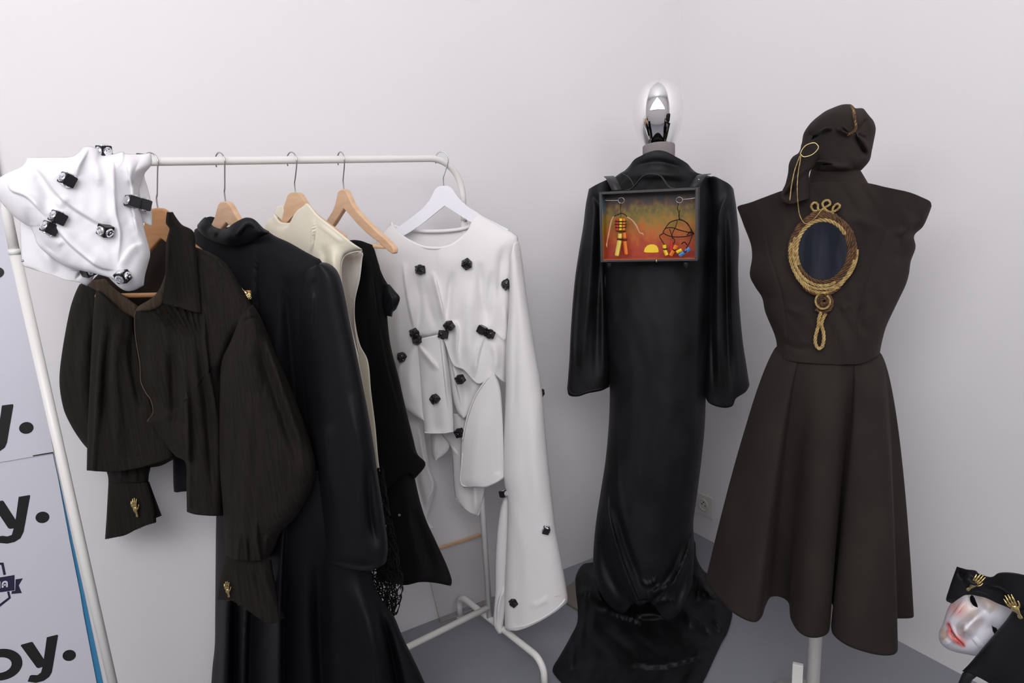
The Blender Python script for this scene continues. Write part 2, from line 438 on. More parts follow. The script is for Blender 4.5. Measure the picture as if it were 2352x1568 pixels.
flat_poly('printed_badge_letter', PW, arch(11, 1335, 7, 15, 4.2), 0.0068, M['poster'], ps, 0.0004)
flat_poly('printed_badge_letter', PW, [(6, 1342), (15, 1340.5), (15, 1343.5), (6, 1345)], 0.0068, M['poster'], ps, 0.0004)
flat_poly('printed_badge_letter', PW, [(-2, 1335), (1, 1334.5), (1, 1350.5), (-2, 1351)], 0.0068, M['poster'], ps, 0.0004)
bp_ = root('blue_poster', (-0.17, YW, 0.0), 'blue board showing as a thin strip behind the edge of the white poster', 'poster')
flat_poly('board', PW, [(60, 1040), (124, 1050), (138, 1110), (166, 1240), (193, 1361), (252, 1640), (60, 1640)], 0.0002, M['blue'], bp_, 0.0015)

fs = root('leaning_film_sheet', (0.86, 1.88, 0), 'clear film sheet with a thin wooden batten leaning on the wall behind the rack', 'sheet')
mk('film', [(0.775, 1.886, 0.002), (0.98, 1.886, 0.002), (0.97, 1.903, 0.254), (0.745, 1.903, 0.254)], [(0, 1, 2, 3)], M['film'], fs, smooth=False)
V, F = box_v((0.8575, 1.9035, 0.256), 0, (0.1125, 0.004, 0.0045)); bevel(mk('batten', V, F, M['wood'], fs, smooth=False), 0.001)
V, F = merge([tube_mesh([(0.775, 1.885, 0.003), (0.745, 1.901, 0.254)], 0.0009, 5), tube_mesh([(0.775, 1.885, 0.002), (0.98, 1.885, 0.002)], 0.0009, 5)])
mk('edge_strip', V, F, M['wood'], fs)

so = root('wall_socket', (XW, 1.775, 0.145), 'white square wall socket low on the wall between the two dresses', 'socket')
V, F = box_v((XW-0.005, 1.767, 0.145), 0, (0.005, 0.044, 0.045)); bevel(mk('plate', V, F, M['plastic'], so, smooth=False), 0.003, 3)
def xring(r0, r1, x0, x1, c, seg=32):
    V = []; F = []
    for r, x in ((r0, x0), (r0, x1), (r1, x1), (r1, x0+0.004)):
        for k in range(seg):
            a = 2*pi*k/seg; V.append((x, c[0]+r*cos(a), c[1]+r*sin(a)))
    for i in range(3):
        for k in range(seg): F.append((i*seg+k, i*seg+(k+1) % seg, (i+1)*seg+(k+1) % seg, (i+1)*seg+k))
    return V, F
V, F = xring(0.0245, 0.0205, XW-0.010, XW-0.013, (1.768, 0.147)); mk('rim', V, F, M['plastic'], so)
for dy, dz in ((-.008, -.002), (.008, .002), (0, .011)):
    V, F = tube_mesh([(XW-0.0098, 1.768+dy, 0.147+dz), (XW-0.0112, 1.768+dy, 0.147+dz)], 0.0026, 10); mk('pin_hole', V, F, M['hole'], so)
bd = mk('floor_board', [(1.17, 1.78, 0.001), (1.19, 1.66, 0.001), (1.36, 1.70, 0.001), (1.36, 1.84, 0.001), (1.17, 1.78, 0.008), (1.19, 1.66, 0.008), (1.36, 1.70, 0.008), (1.36, 1.84, 0.008)],
        [(4, 5, 6, 7), (0, 4, 7, 3), (0, 1, 5, 4), (1, 2, 6, 5), (2, 3, 7, 6)], M['card'], smooth=False)
tag(bd, 'small brown board lying on the floor beside the train of the velvet gown', 'board')

# ------------------------------------------------------------------ clothes rack
RL = np.array([-0.142, 1.572]); RR = np.array([0.860, 1.685]); RZ = 1.49
rd = (RR-RL)/np.linalg.norm(RR-RL); ra = math.atan2(rd[1], rd[0]); rn = np.array([rd[1], -rd[0]])
rk = root('clothes_rack', (0.36, 1.63, 0), 'white tubular clothes rack carrying the row of garments', 'clothes rack')
def rp(s, z, d=0): q = RL+rd*s+rn*d; return (q[0], q[1], z)
LW = float(np.linalg.norm(RR-RL)); br = 0.095
pts = [rp(0, RZ-0.16)]+[rp(br-br*cos(a), RZ-br+br*sin(a)) for a in np.linspace(0, pi/2, 12)]+[rp(LW-br+br*sin(a), RZ-br+br*cos(a)) for a in np.linspace(0, pi/2, 12)]+[rp(LW, RZ-0.16)]
tube('top_rail', pts, 0.0087, M['rack'], rk, 14, raw=True)
for s in (0, LW):
    sb = s+(0.022 if s == 0 else 0)
    tube('post', [rp(s, RZ-0.16), rp(sb, 0.10)], 0.0093, M['rack'], rk, 14, raw=True)
    tube('joint_collar', [rp(s, RZ-0.165), rp(s, RZ-0.155)], 0.0102, M['rack'], rk, 14, raw=True)
    f_ = 0.045
    q = [rp(sb, 0.012, -0.178), rp(sb, 0.05, -0.178)]+[rp(sb, 0.05+f_*sin(a), -0.178+f_*(1-cos(a))) for a in np.linspace(0.2, pi/2, 8)]
    q += [rp(sb, 0.05+f_*sin(a), 0.262-f_*(1-cos(a))) for a in np.linspace(pi/2, 0.2, 8)]+[rp(sb, 0.05, 0.262), rp(sb, 0.012, 0.262)]
    tube('foot', q, 0.0100, M['rack'], rk, 14, raw=True)
    for d in (-0.178, 0.262): tube('foot_cap', [rp(sb, 0.0005, d), rp(sb, 0.014, d)], 0.0115, M['rack'], rk, 12, raw=True)
tube('cross_bar', [rp(0.02, 0.135), rp(LW, 0.135)], 0.0095, M['rack'], rk, 14, raw=True)
V, F = tube_mesh([rp(LW-0.004, RZ-0.165, 0.007), rp(LW-0.004, RZ-0.165, 0.012)], 0.0035, 10); mk('screw', V, F, M['chrome_wire'], rk)

def rail_pt(px):
    d = rays(np.array(float(px)), np.array(366.0)); n = np.array([-rd[1], rd[0]])
    t = np.dot(RL, n)/np.dot(d[:2], n); return np.array([d[0]*t, d[1]*t])

# ------------------------------------------------------------------ hangers
def hanger(px, deg, label, wood, zdrop=0.08, bar=True, w=0.215, tz=0.0065, slope=1.0, group='hangers on the rack'):
    c = rail_pt(px); a = radians(deg); t = np.array([cos(a), sin(a)]); n = np.array([-t[1], t[0]])
    zt = RZ+0.0125-zdrop
    r = root('coat_hanger', (c[0], c[1], RZ-0.1), label, 'hanger', group)
    def P(s, z, d=0): q = c+t*s+n*d; return (q[0], q[1], zt+z)
    S = np.linspace(-w, w, 61)
    def top(s):
        s = abs(s); return np.interp(s, [0, .012, .022, .03, .04, .06, .10, .15, .19, w-.006, w], [0, -.001, -.006, -.018, -.032, -.05, -.074, -.100, -.119, -.130, -.137])*slope
    def bot(s):
        s = abs(s); return np.interp(s, [0, .02, .06, .10, .15, .19, w-.006, w], [-.046, -.058, -.083, -.104, -.124, -.143, -.150, -.146])*slope
    V = []; F = []
    for s in S:
        for z, d in ((top(s), -tz), (top(s), tz), (bot(s), tz), (bot(s), -tz)): V.append(P(s, z, d))
    for i in range(len(S)-1):
        for k in range(4): F.append((i*4+k, i*4+(k+1) % 4, (i+1)*4+(k+1) % 4, (i+1)*4+k))
    F += [(3, 2, 1, 0), tuple(len(S)*4-4+k for k in range(4))]
    bevel(mk('yoke', V, F, wood, r, smooth=False), 0.003, 3)
    hh = zdrop-0.0125
    hk = [(0, -.01), (0, .018), (.004, .030), (.013, hh-.018), (.0172, hh), (.012, hh+.0125), (0, hh+.0175), (-.012, hh+.012), (-.0172, hh), (-.0165, hh-.012)]
    tube('hook', [P(x, z) for x, z in hk], 0.0016, M['chrome_wire'], r, 8, n=60)
    if bar: tube('trouser_bar', [P(-.185, -.134*slope), P(.185, -.134*slope)], 0.0052, wood, r, 10, raw=True)
    return r, c, t, zt
hanger(345, -42, 'amber wooden hanger holding the dark brown cropped shirt', M['wood_dark'], 0.105, slope=1.35, w=0.105)
hanger(505, -66, 'pale wooden hanger holding the black tailored jacket', M['wood'], 0.098, w=0.2)
hanger(670, -65, 'pale wooden hanger holding the cream sleeveless dress', M['wood'], 0.085, w=0.16)
hanger(783, -80, 'pale wooden hanger with a black garment folded over its bar', M['wood'], 0.082)
hanger(1015, -36, 'white hanger inside the white cube-studded sweater', M['white_wood'], 0.083, bar=False, w=0.178, slope=1.13)

# ------------------------------------------------------------------ brooches
me_c = bpy.data.meshes.new('cube_body')
bm = bmesh.new(); bmesh.ops.create_cube(bm, size=0.0185); bmesh.ops.bevel(bm, geom=bm.edges[:], offset=0.0009, segments=2, affect='EDGES')
bm.to_mesh(me_c); bm.free(); me_c.materials.append(M['cube'])
me_c2 = me_c.copy(); me_c2.materials.clear(); me_c2.materials.append(M['cube2'])
def gem_mesh(m, q=1.0):
    me = bpy.data.meshes.new('rhinestone'); bm = bmesh.new(); rr = random.Random(4)
    rings = [(0.0078*q, 0), (0.0078*q, 0.0012), (0.0058*q, 0.0026), (0.003*q, 0.0030)]; seg = 12; vs = []
    for i, (r, z) in enumerate(rings):
        vs.append([bm.verts.new((r*cos(2*pi*(k+0.5*(i % 2))/seg), r*sin(2*pi*(k+0.5*(i % 2))/seg), z+rr.uniform(-.0003, .0003)*(i > 1))) for k in range(seg)])
    for i in range(len(rings)-1):
        for k in range(seg):
            k2 = (k+1) % seg
            a, b, c, d = vs[i][k], vs[i][k2], vs[i+1][k2], vs[i+1][k]
            bm.faces.new((a, b, d)); bm.faces.new((b, c, d))
    ct = bm.verts.new((0, 0, 0.0022))
    for k in range(seg): bm.faces.new((vs[-1][k], vs[-1][(k+1) % seg], ct))
    bm.to_mesh(me); bm.free(); me.materials.append(m); return me
GM = {'gem': gem_mesh(M['gem']), 'gem_black': gem_mesh(M['gem_black'], 0.72)}
rnd = random.Random(7)
def brooch(parent, pos, rot, gem='gem', faces=('x', '-x', 'y', 'z'), body=None, scale=1.0):
    """rot = euler of the cube seen from the room; local z looks at the viewer"""
    d = (Vector(CAM)-pos).normalized()
    base = d.to_track_quat('Z', 'Y').to_matrix()
    q = base @ Euler([radians(v) for v in rot]).to_matrix()
    o = bpy.data.objects.new('cube_brooch', body or me_c); C.objects.link(o); o.parent = parent
    o.matrix_parent_inverse = Matrix.Identity(4)
    o.location = (pos+d*0.008*scale)-origin(parent); o.rotation_euler = q.to_euler(); o.scale = (scale,)*3
    for f in faces:
        s = -1 if f[0] == '-' else 1; ax = f[-1]
        v = Vector({'x': (1, 0, 0), 'y': (0, 1, 0), 'z': (0, 0, 1)}[ax])*s
        g = bpy.data.objects.new('rhinestone', GM[gem]); C.objects.link(g); g.parent = o
        g.location = v*0.0092; g.rotation_euler = v.to_track_quat('Z', 'Y').to_euler()
    return o
def hand_pin(parent, pos, n, updir, size, name='hand_pin', seg=6):
    """small skeletal hand, wrist at -y, fingers towards +y of its own plane"""
    n = Vector(n).normalized(); u = Vector(updir); u = (u-n*u.dot(n)).normalized(); x = u.cross(n)
    def P(a, b, c=0.0): return tuple(pos+x*a*size+u*b*size+n*(c*size+0.002))
    parts = [tube_mesh(smooth3([P(0, -.5, .03), P(.01, -.3, .05), P(0, -.1, .07), P(0, .06, .05)], 12), np.interp(np.linspace(0, 1, 12), [0, .3, .7, 1], [.09, .065, .14, .12])*size, 8)]
    for k, (bx, tx, ty, r) in enumerate(((-.15, -.19, .38, .037), (-.07, -.085, .5, .042), (.02, .02, .54, .042), (.1, .125, .49, .04))):
        m = (bx+tx)/2
        parts.append(tube_mesh(smooth3([P(bx*.6, -.05, .06), P(bx, .12, .12), P(m, .26, .1), P(tx, ty, .04)], 12), np.interp(np.linspace(0, 1, 12), [0, .35, .5, .65, .8, 1], [r, r*1.3, r*.8, r*1.2, r*.8, r*.6])*size, seg))
    parts.append(tube_mesh(smooth3([P(.08, -.12, .05), P(.17, 0, .1), P(.21, .10, .08), P(.21, .2, .05)], 10), np.linspace(.045, .025, 10)*size, seg))
    V, F = merge(parts); return mk(name, V, F, M['gold'], parent)

#@@GARMENTS@@
# ------------------------------------------------------------------ white sweater on the white hanger
cS = rail_pt(1015)
PS = Plane(cS[0], cS[1], -36)
sw = root('white_sweater', (cS[0], cS[1], 0.2), 'white draped sweater studded with black cubes, hanging at the right end of the rack', 'sweater')
cloth('back_panel', M['white'], sw, PS, [(901, 514), (915, 560), (930, 640)], [(1085, 503), (1080, 560), (1075, 640)],
      T=[(932, 524), (984, 528), (1036, 526), (1073, 519)], nu=30, nv=20, off=-0.03, th=-0.01)
P_ = [PS.p(x, y+1, -0.026) for x, y in ((905, 519), (932, 526), (984, 530), (1036, 528), (1073, 521), (1083, 510))]
tube('neck_binding', P_, 0.005, M['white'], sw, 8)
# hanging pieces behind
cloth('sleeve', M['white'], sw, PS, [(925, 850), (930, 950), (940, 1060), (950, 1160), (960, 1215)], [(964, 900), (973, 985), (987, 1074), (1001, 1111), (996, 1143), (982, 1190), (998, 1213)],
      nu=40, nv=60, off=-0.075, th=0.03, back=0.02, folds=[([(960, 960), (975, 1050), (996, 1120), (960, 1180)], 7, 0.01, 1), ([(940, 1000), (960, 1110), (985, 1210)], 8, -0.012)])
cloth('hem_flap', M['white'], sw, PS, [(980, 960), (989, 1000), (992, 1037), (1001, 1058)], [(1040, 960), (1036, 1010), (1028, 1037), (1001, 1058)], nu=30, nv=30, off=-0.05, th=0.015,
      folds=[([(1000, 980), (998, 1050)], 6, 0.01)])
cloth('hem_flap', M['white'], sw, PS, [(1000, 950), (1015, 996), (1037, 1030), (1042, 1101), (1047, 1143), (1060, 1163)], [(1110, 950), (1116, 1050), (1114, 1120), (1106, 1160), (1097, 1184)],
      B=[(1080, 1178)], nu=40, nv=60, off=-0.035, th=0.02, folds=[([(1090, 1100), (1094, 1184)], 8, 0.01), ([(1015, 996), (1056, 1049)], 5, 0.008, 1)])
tube('hem_edge', [PS.p(x, y, -0.030) for x, y in ((1047, 1143), (1058, 1160), (1078, 1175), (1097, 1183), (1103, 1166))], 0.002, M['white'], sw, 6)
# lower front pieces
cloth('front_drape', M['white'], sw, PS, [(1005, 770), (1022, 830), (1036, 900), (1050, 945), (1064, 960)], [(1125, 775), (1135, 850), (1105, 900), (1080, 950), (1066, 960)], nu=50, nv=50, off=0.002, th=0.02,
      folds=[([(1030, 790), (1045, 860), (1064, 950)], 9, 0.014, -1, 'end'), ([(1050, 800), (1070, 880), (1068, 950)], 12, -0.012), ([(1090, 800), (1085, 880)], 10, 0.01)])
dr1 = cloth('front_drape', M['white'], sw, PS, [(958, 780), (935, 815), (916, 846), (920, 885), (925, 926), (950, 952), (973, 966)], [(962, 780), (965, 830), (969, 890), (975, 966)],
      nu=40, nv=50, off=0.03, th=0.012, folds=[([(955, 790), (940, 860), (950, 930)], 12, 0.008)])
dr2 = cloth('front_drape', M['white'], sw, PS, [(955, 780), (964, 850), (969, 920), (974, 994)], [(1018, 765), (1030, 840), (1038, 918), (1043, 991)], B=[(990, 996), (1020, 995)],
      nu=50, nv=60, off=0.032, th=0.022, folds=[([(960, 790), (985, 820), (1010, 850)], 9, 0.012, 1), ([(1012, 775), (1020, 850), (1032, 960)], 7, 0.014, -1, 'end'), ([(990, 850), (1000, 980)], 14, -0.008, 0, 'start')])
tube('hem_edge', [PS.p(x, y, .052) for x, y in ((975, 993), (990, 994), (1008, 994), (1025, 993), (1041, 990))], 0.0022, M['white'], sw, 6)
dr3 = cloth('front_drape', M['white'], sw, PS, [(1135, 858), (1116, 870), (1088, 913), (1070, 964), (1060, 1010), (1058, 1074), (1057, 1106), (1066, 1120)], [(1136, 858), (1146, 881), (1152, 918), (1157, 1010), (1158, 1097)],
      B=[(1090, 1118), (1115, 1118), (1140, 1108)], nu=50, nv=70, off=0.035, th=0.018, folds=[([(1120, 900), (1100, 1000), (1090, 1100)], 20, 0.008, 0, 'start'), ([(1140, 900), (1145, 1080)], 8, -0.006, 0, 'start')])
tube('hem_edge', [PS.p(x, y, .046) for x, y in ((1062, 1040), (1059, 1080), (1058, 1105), (1066, 1116), (1090, 1114), (1111, 1113), (1135, 1107), (1156, 1094))], 0.0022, M['white'], sw, 6)
tube('hem_edge', [PS.p(x, y, .05) for x, y in ((1134, 860), (1116, 873), (1090, 912), (1072, 962), (1062, 1010))], 0.002, M['white'], sw, 6)
body = cloth('body', M['white'], sw, PS,
      [(901, 514), (882, 532), (864, 560), (866, 640), (874, 720), (884, 780), (900, 820), (917, 850)],
      [(1100, 490), (1131, 508), (1160, 525), (1182, 538), (1190, 556), (1186, 640), (1177, 740), (1170, 820), (1163, 880)],
      T=[(913, 533), (938, 551), (969, 565), (999, 569), (1030, 565), (1054, 551), (1076, 530), (1086, 506)],
      B=[(938, 842), (962, 800), (990, 775), (1015, 772), (1040, 835), (1066, 850), (1095, 880), (1116, 874), (1136, 862), (1150, 872)],
      nu=150, nv=130, off=0.0, th=0.048, prof=3,
      folds=[([(925, 600), (935, 680), (953, 765)], 11, 0.014, -1), ([(905, 620), (912, 740), (910, 830)], 14, 0.008), ([(950, 620), (965, 700), (955, 770)], 9, -0.010),
             ([(995, 620), (1012, 690), (1024, 745)], 8, 0.014, 1), ([(975, 640), (985, 700), (1005, 760)], 10, -0.008), ([(1040, 620), (1030, 690), (1026, 745)], 8, -0.010),
             ([(1030, 745), (1046, 742), (1052, 760), (1050, 800), (1060, 850)], 9, 0.014, 1, 'end'), ([(1102, 600), (1106, 680), (1116, 750)], 10, -0.012), ([(1130, 620), (1122, 700), (1118, 750)], 10, -0.010),
             ([(1080, 640), (1075, 750), (1085, 860)], 16, 0.012), ([(1158, 560), (1148, 640), (1146, 700)], 10, -0.010), ([(1136, 760), (1158, 780), (1165, 760), (1160, 700)], 8, 0.012, -1),
             ([(1180, 570), (1174, 680), (1168, 780), (1164, 870)], 7, -0.020, 0, 'start'), ([(1115, 765), (1100, 810), (1090, 870)], 9, 0.010, 1), ([(955, 775), (985, 778), (1010, 768)], 7, -0.016), ([(1000, 600), (1060, 600)], 30, 0.004),
             ([(1130, 780), (1140, 820), (1136, 860)], 9, 0.01)])
nb = [(899, 512), (905, 524), (913, 534), (938, 552), (969, 566), (999, 570), (1030, 566), (1054, 552), (1076, 531), (1085, 512), (1090, 500)]
tube('neck_binding', [PS.p(x, y, 0.004+0.044*(1-abs(2*(x-901)/190-1)**2)) for x, y in nb], 0.0042, M['white'], sw, 8)
cloth('sleeve_underlayer', M['white'], sw, PS, [(1166, 1120), (1152, 1161), (1145, 1200), (1141, 1239), (1138, 1300), (1138, 1354), (1135, 1400), (1134, 1434), (1145, 1455)], [(1168, 1120), (1170, 1200), (1166, 1300), (1164, 1360), (1160, 1400), (1157, 1425), (1152, 1454)],
      nu=30, nv=70, off=0.012, th=0.014, folds=[([(1160, 1345), (1146, 1380), (1141, 1430)], 6, 0.012, -1)])
slv = cloth('sleeve', M['white'], sw, PS,
      [(1170, 600), (1170, 700), (1163, 800), (1162, 900), (1158, 1010), (1158, 1101), (1166, 1147), (1164, 1250), (1160, 1345), (1160, 1430), (1161, 1444)],
      [(1190, 553), (1196, 575), (1207, 661), (1216, 723), (1230, 810), (1244, 895), (1256, 1033), (1267, 1138), (1276, 1216), (1289, 1285), (1303, 1368), (1300, 1386)],
      T=[(1180, 560)], B=[(1164, 1446), (1190, 1447), (1230, 1432), (1276, 1405)], nu=60, nv=140, off=0.028, th=0.05, back=0.03, prof=2.6,
      folds=[([(1185, 620), (1183, 800), (1180, 1000)], 9, -0.006), ([(1215, 1390), (1245, 1378), (1262, 1370)], 7, 0.006, 1), ([(1180, 1200), (1190, 1300), (1185, 1430)], 14, -0.005, 0, 'start'), ([(1225, 900), (1235, 1200)], 18, 0.006)],
      wr=(0.0012, 60, 120, 3))
tube('cuff_edge', [slv.at(x, y)+Vector(PS.n*0.001) for x, y in ((1163, 1438), (1180, 1440), (1205, 1436), (1235, 1424), (1265, 1406), (1290, 1386), (1298, 1375))], 0.0022, M['white'], sw, 6)
tube('pink_thread', [slv.at(x, y)+Vector(PS.n*0.001) for x, y in ((1274, 1370), (1279, 1368), (1288, 1368))], 0.0005, M['pink'], sw, 5)
gb = 'gem_black'
for (x, y, s_, rot, body_) in ((965, 619, body, (10, 25, 5), 0), (1072, 606, body, (35, -30, 25), 0), (1163, 653, body, (-20, 20, 30), 0),
        (952, 766, body, (40, 10, 20), 0), (958, 780, body, (-30, -25, 20), 1), (1031, 748, body, (30, 35, 45), 0), (1018, 768, body, (-10, 40, -20), 1),
        (1107, 757, body, (15, -20, -35), 1), (1125, 767, body, (-10, 30, -30), 0), (923, 820, body, (-35, 20, 10), 0), (1057, 871, body, (20, 30, 35), 0), (999, 916, dr2, (-25, 35, 15), 0), (1055, 994, dr3, (20, -40, 10), 0)):
    brooch(sw, s_.at(x, y), rot, gb, ('x', '-x', 'y', '-y', 'z') if not body_ else ('x', '-x', '-y'), me_c2 if body_ else me_c, scale=1.12)
brooch(sw, slv.at(1179, 1384), (35, 10, 35), gb, ('x', '-x', 'z', 'y'))
brooch(sw, slv.at(1254, 1217)+Vector((0, 0, 0)), (35, 15, -15), 'gem', ('y', 'x', '-x'))
brooch(sw, slv.at(1163, 1131)+Vector((-.010, 0, 0)), (20, -40, -5), 'gem', ('x', 'y', '-y'))
brooch(sw, PS.p(1241, 902, 0.0), (35, 15, -15), gb, ('y', 'x', '-x'))

# ------------------------------------------------------------------ black garment over the hanger bar
cK = rail_pt(783); PK = Plane(cK[0], cK[1], -64)
bk = root('black_coat', (cK[0], cK[1], 0.25), 'long plain black coat folded over a bare wooden hanger beside the white sweater', 'coat')
cloth('lower_panel', M['black'], bk, PK, [(850, 950), (855, 1100), (862, 1250), (868, 1330)], [(925, 950), (952, 1097), (973, 1180), (1001, 1244), (1024, 1294), (1037, 1331), (1035, 1345)],
      B=[(927, 1343), (965, 1336), (1001, 1338)], nu=50, nv=60, off=0.0, th=0.03, back=0.02, folds=[([(900, 1000), (930, 1150), (960, 1330)], 22, 0.014, 0, 'start'), ([(940, 1150), (1000, 1320)], 14, -0.01)])
cloth('folded_front', M['black'], bk, PK, [(800, 552), (806, 700), (820, 850), (840, 1000), (862, 1150)], [(858, 568), (866, 595), (873, 621), (885, 690), (895, 785), (913, 858), (932, 941), (948, 1005), (958, 1042), (977, 1066), (953, 1098)],
      T=[(815, 551), (829, 553), (843, 558), (854, 562)], B=[(930, 1090)], nu=60, nv=100, off=0.022, th=0.022, back=0.04, prof=4,
      folds=[([(850, 590), (880, 800), (920, 960)], 10, 0.014, 1), ([(835, 600), (850, 800), (880, 1000)], 12, -0.010), ([(862, 620), (890, 760)], 8, -0.008)])
cloth('sleeve', M['black'], bk, PK, [(862, 590), (872, 640), (880, 680)], [(869, 610), (880, 636), (892, 656)], nu=10, nv=12, off=0.03, th=0.01)
cloth('satin_cuff', M['satin'], bk, PK, [(880, 650), (878, 690), (884, 724)], [(895, 654), (906, 668), (918, 684), (910, 708), (902, 716), (900, 727)], nu=24, nv=30, off=0.035, th=0.014, back=0.012,
      folds=[([(885, 660), (900, 690), (892, 724)], 6, 0.006)])
rv = cloth('snap_backing', M['black'], bk, PK, [(914, 1178), (914, 1187)], [(922, 1178), (922, 1187)], nu=4, nv=4, off=0.045, th=0.0)
rp_ = rv.at(918, 1182); V, F = tube_mesh([tuple(rp_), tuple(rp_+Vector(PK.n)*0.002)], 0.0035, 12); mk('snap', V, F, M['gem'], bk)

# ------------------------------------------------------------------ cream dress with black lace hem
cC = rail_pt(670); PC = Plane(cC[0], cC[1], -65)
cr = root('cream_dress', (cC[0], cC[1], 0.3), 'cream sleeveless dress with white lining and black net lace at its hem', 'dress')
cloth('lining', M['lining'], cr, PC, [(780, 592), (778, 660), (788, 740), (800, 800)], [(833, 580), (826, 640), (815, 690), (815, 745), (824, 810)], T=[(802, 582), (820, 577)], nu=24, nv=50, off=-0.022, th=-0.012, wr=(0.001, 12, 40, 8))
cloth('back_panel', M['cream'], cr, PC, [(700, 560), (715, 700), (730, 900), (800, 1080)], [(834, 584), (821, 640), (813, 690), (815, 735), (826, 790), (845, 830), (852, 900), (862, 980), (869, 1060), (882, 1150), (890, 1215)],
      T=[(760, 540), (800, 560)], nu=30, nv=80, off=-0.04, th=0.0)
cloth('collar_back', M['cream'], cr, PC, [(648, 500), (652, 520)], [(704, 470), (700, 520)], nu=20, nv=8, off=-0.03, th=0)
cbody = cloth('front_panel', M['cream'], cr, PC, [(630, 489), (624, 500), (610, 519), (600, 600), (610, 760), (700, 1000)],
      [(832, 573), (808, 577), (790, 587), (783, 612), (784, 653), (793, 695), (806, 755), (822, 820), (845, 950), (862, 1060), (880, 1160)],
      T=[(634, 497), (643, 508), (652, 511), (667, 511), (684, 499), (695, 482), (704, 467), (714, 475), (730, 494), (766, 523), (807, 556)],
      nu=90, nv=110, off=0.0, th=0.035, offv=lambda U, V: 0.022*U**4*np.clip(V*8, 0, 1), folds=[([(722, 500), (719, 560), (710, 585)], 4, 0.008, 1), ([(722, 503), (776, 548), (806, 574)], 3, 0.003, 1), ([(765, 560), (770, 640), (780, 720)], 12, 0.010), ([(745, 560), (750, 650)], 10, -0.008)])
cloth('standing_collar', M['cream'], cr, PC, [(630, 489), (633, 480), (640, 474)], [(651, 511), (656, 488), (653, 470)], nu=12, nv=12, off=-0.004, th=0.012)
tube('armhole_edge', [cbody.at(x, y)+Vector(PC.n*0.002) for x, y in ((833, 576), (808, 580), (792, 589), (785, 612), (786, 653), (795, 695), (808, 755), (824, 820))], 0.0018, M['lining'], cr, 6)
# lace: net of yarn on the hem
def lace(name, parent, pl, Lp, Rp, off, nx, ny, r, seed):
    rr = random.Random(seed); Lc = resample(np.asarray(Lp, float), ny+1); Rc = resample(np.asarray(Rp, float), ny+1)
    G = {}
    for j in range(ny+1):
        for i in range(nx+1):
            u = i/nx+(0.5/nx if j % 2 else 0)+rr.uniform(-.35, .35)/nx; u = min(1, max(0, u))
            x, y = (1-u)*Lc[j]+u*Rc[j]; y += rr.uniform(-3.2, 3.2)
            G[i, j] = pl.at(np.array(x), np.array(y), np.array(off+rr.uniform(-.006, .006)))
    parts = []
    for (i, j), a in G.items():
        for di, dj in ((1, 0), (0, 1), (-1 if j % 2 == 0 else 1, 1)):
            b = G.get((i+di, j+dj))
            if b is None or rr.random() < 0.16: continue
            m = (a+b)/2+np.array([rr.uniform(-.002, .002), 0, rr.uniform(-.002, .002)])
            parts.append(tube_mesh([a, m, b], r*rr.uniform(.7, 1.3), 4, caps=False))
    V, F = merge(parts); return mk(name, V, F, M['lace'], parent)
lace('lace_trim', cr, PC, [(860, 1075), (845, 1200), (838, 1310), (850, 1370), (872, 1432)], [(880, 1075), (895, 1180), (909, 1235), (919, 1298), (926, 1341), (916, 1400), (890, 1434)], 0.03, 9, 34, 0.0014, 3)
lace('lace_trim', cr, PC, [(862, 1090), (850, 1200), (845, 1310), (858, 1370), (880, 1425)], [(878, 1090), (892, 1180), (905, 1240), (912, 1298), (914, 1341), (908, 1400), (886, 1428)], 0.018, 9, 34, 0.0014, 5)
parts = []
rr = random.Random(9)
for k in range(9):
    x, y = rr.uniform(895, 928), rr.uniform(1335, 1375); a = PC.at(np.array(x), np.array(y-20), np.array(.03)); b = PC.at(np.array(x+rr.uniform(-4, 4)), np.array(y), np.array(.03))
    parts.append(tube_mesh([a, (a+b)/2+np.array([.001, 0, 0]), b], 0.0011, 4))
V, F = merge(parts); mk('lace_fringe', V, F, M['lace'], cr)

# ------------------------------------------------------------------ long black skirt and black jacket
cB = rail_pt(505); PB = Plane(cB[0], cB[1], -60); PSK = Plane(0.30, 1.52, -52)
sk = root('long_black_skirt', (0.3, 1.5, 0.1), 'long flared black skirt hanging below the black tailored jacket', 'skirt')
cloth('skirt_body', M['skirt'], sk, PSK, [(500, 1080), (497, 1200), (495, 1400), (494, 1480), (488, 1540), (482, 1640)], [(790, 1080), (846, 1300), (872, 1370), (903, 1413), (923, 1460), (952, 1519), (985, 1590), (1010, 1650)],
      B=[(560, 1660), (640, 1640), (720, 1665), (810, 1645), (900, 1665)], nu=140, nv=80, off=0.0, th=0.09, back=0.06, prof=2.2,
      folds=[([(520, 1250), (516, 1450), (510, 1640)], 14, 0.035, 0, 'start'), ([(548, 1250), (542, 1450), (540, 1640)], 9, -0.03, 0, 'start'), ([(575, 1250), (562, 1450), (558, 1640)], 9, 0.03, -1, 'start'),
             ([(655, 1150), (645, 1350), (642, 1640)], 26, 0.05, 1, 'start'), ([(735, 1200), (735, 1400), (745, 1640)], 20, -0.04, 0, 'start'), ([(810, 1300), (850, 1450), (880, 1640)], 26, 0.04, 0, 'start'), ([(862, 1370), (890, 1460), (920, 1600)], 10, -0.035, 0, 'start')])
bz = root('black_jacket', (cB[0], cB[1], 0.4), 'black tailored jacket with a wide satin collar on a wooden hanger', 'jacket')
cloth('far_sleeve', M['navyblack'], bz, Plane(0.16, 1.66, -30), [(395, 900), (397, 1000), (398, 1060), (400, 1127), (406, 1130)], [(440, 900), (445, 1000), (445, 1060), (440, 1120), (430, 1127)], nu=14, nv=24, off=-0.03, th=0.02, back=0.02)
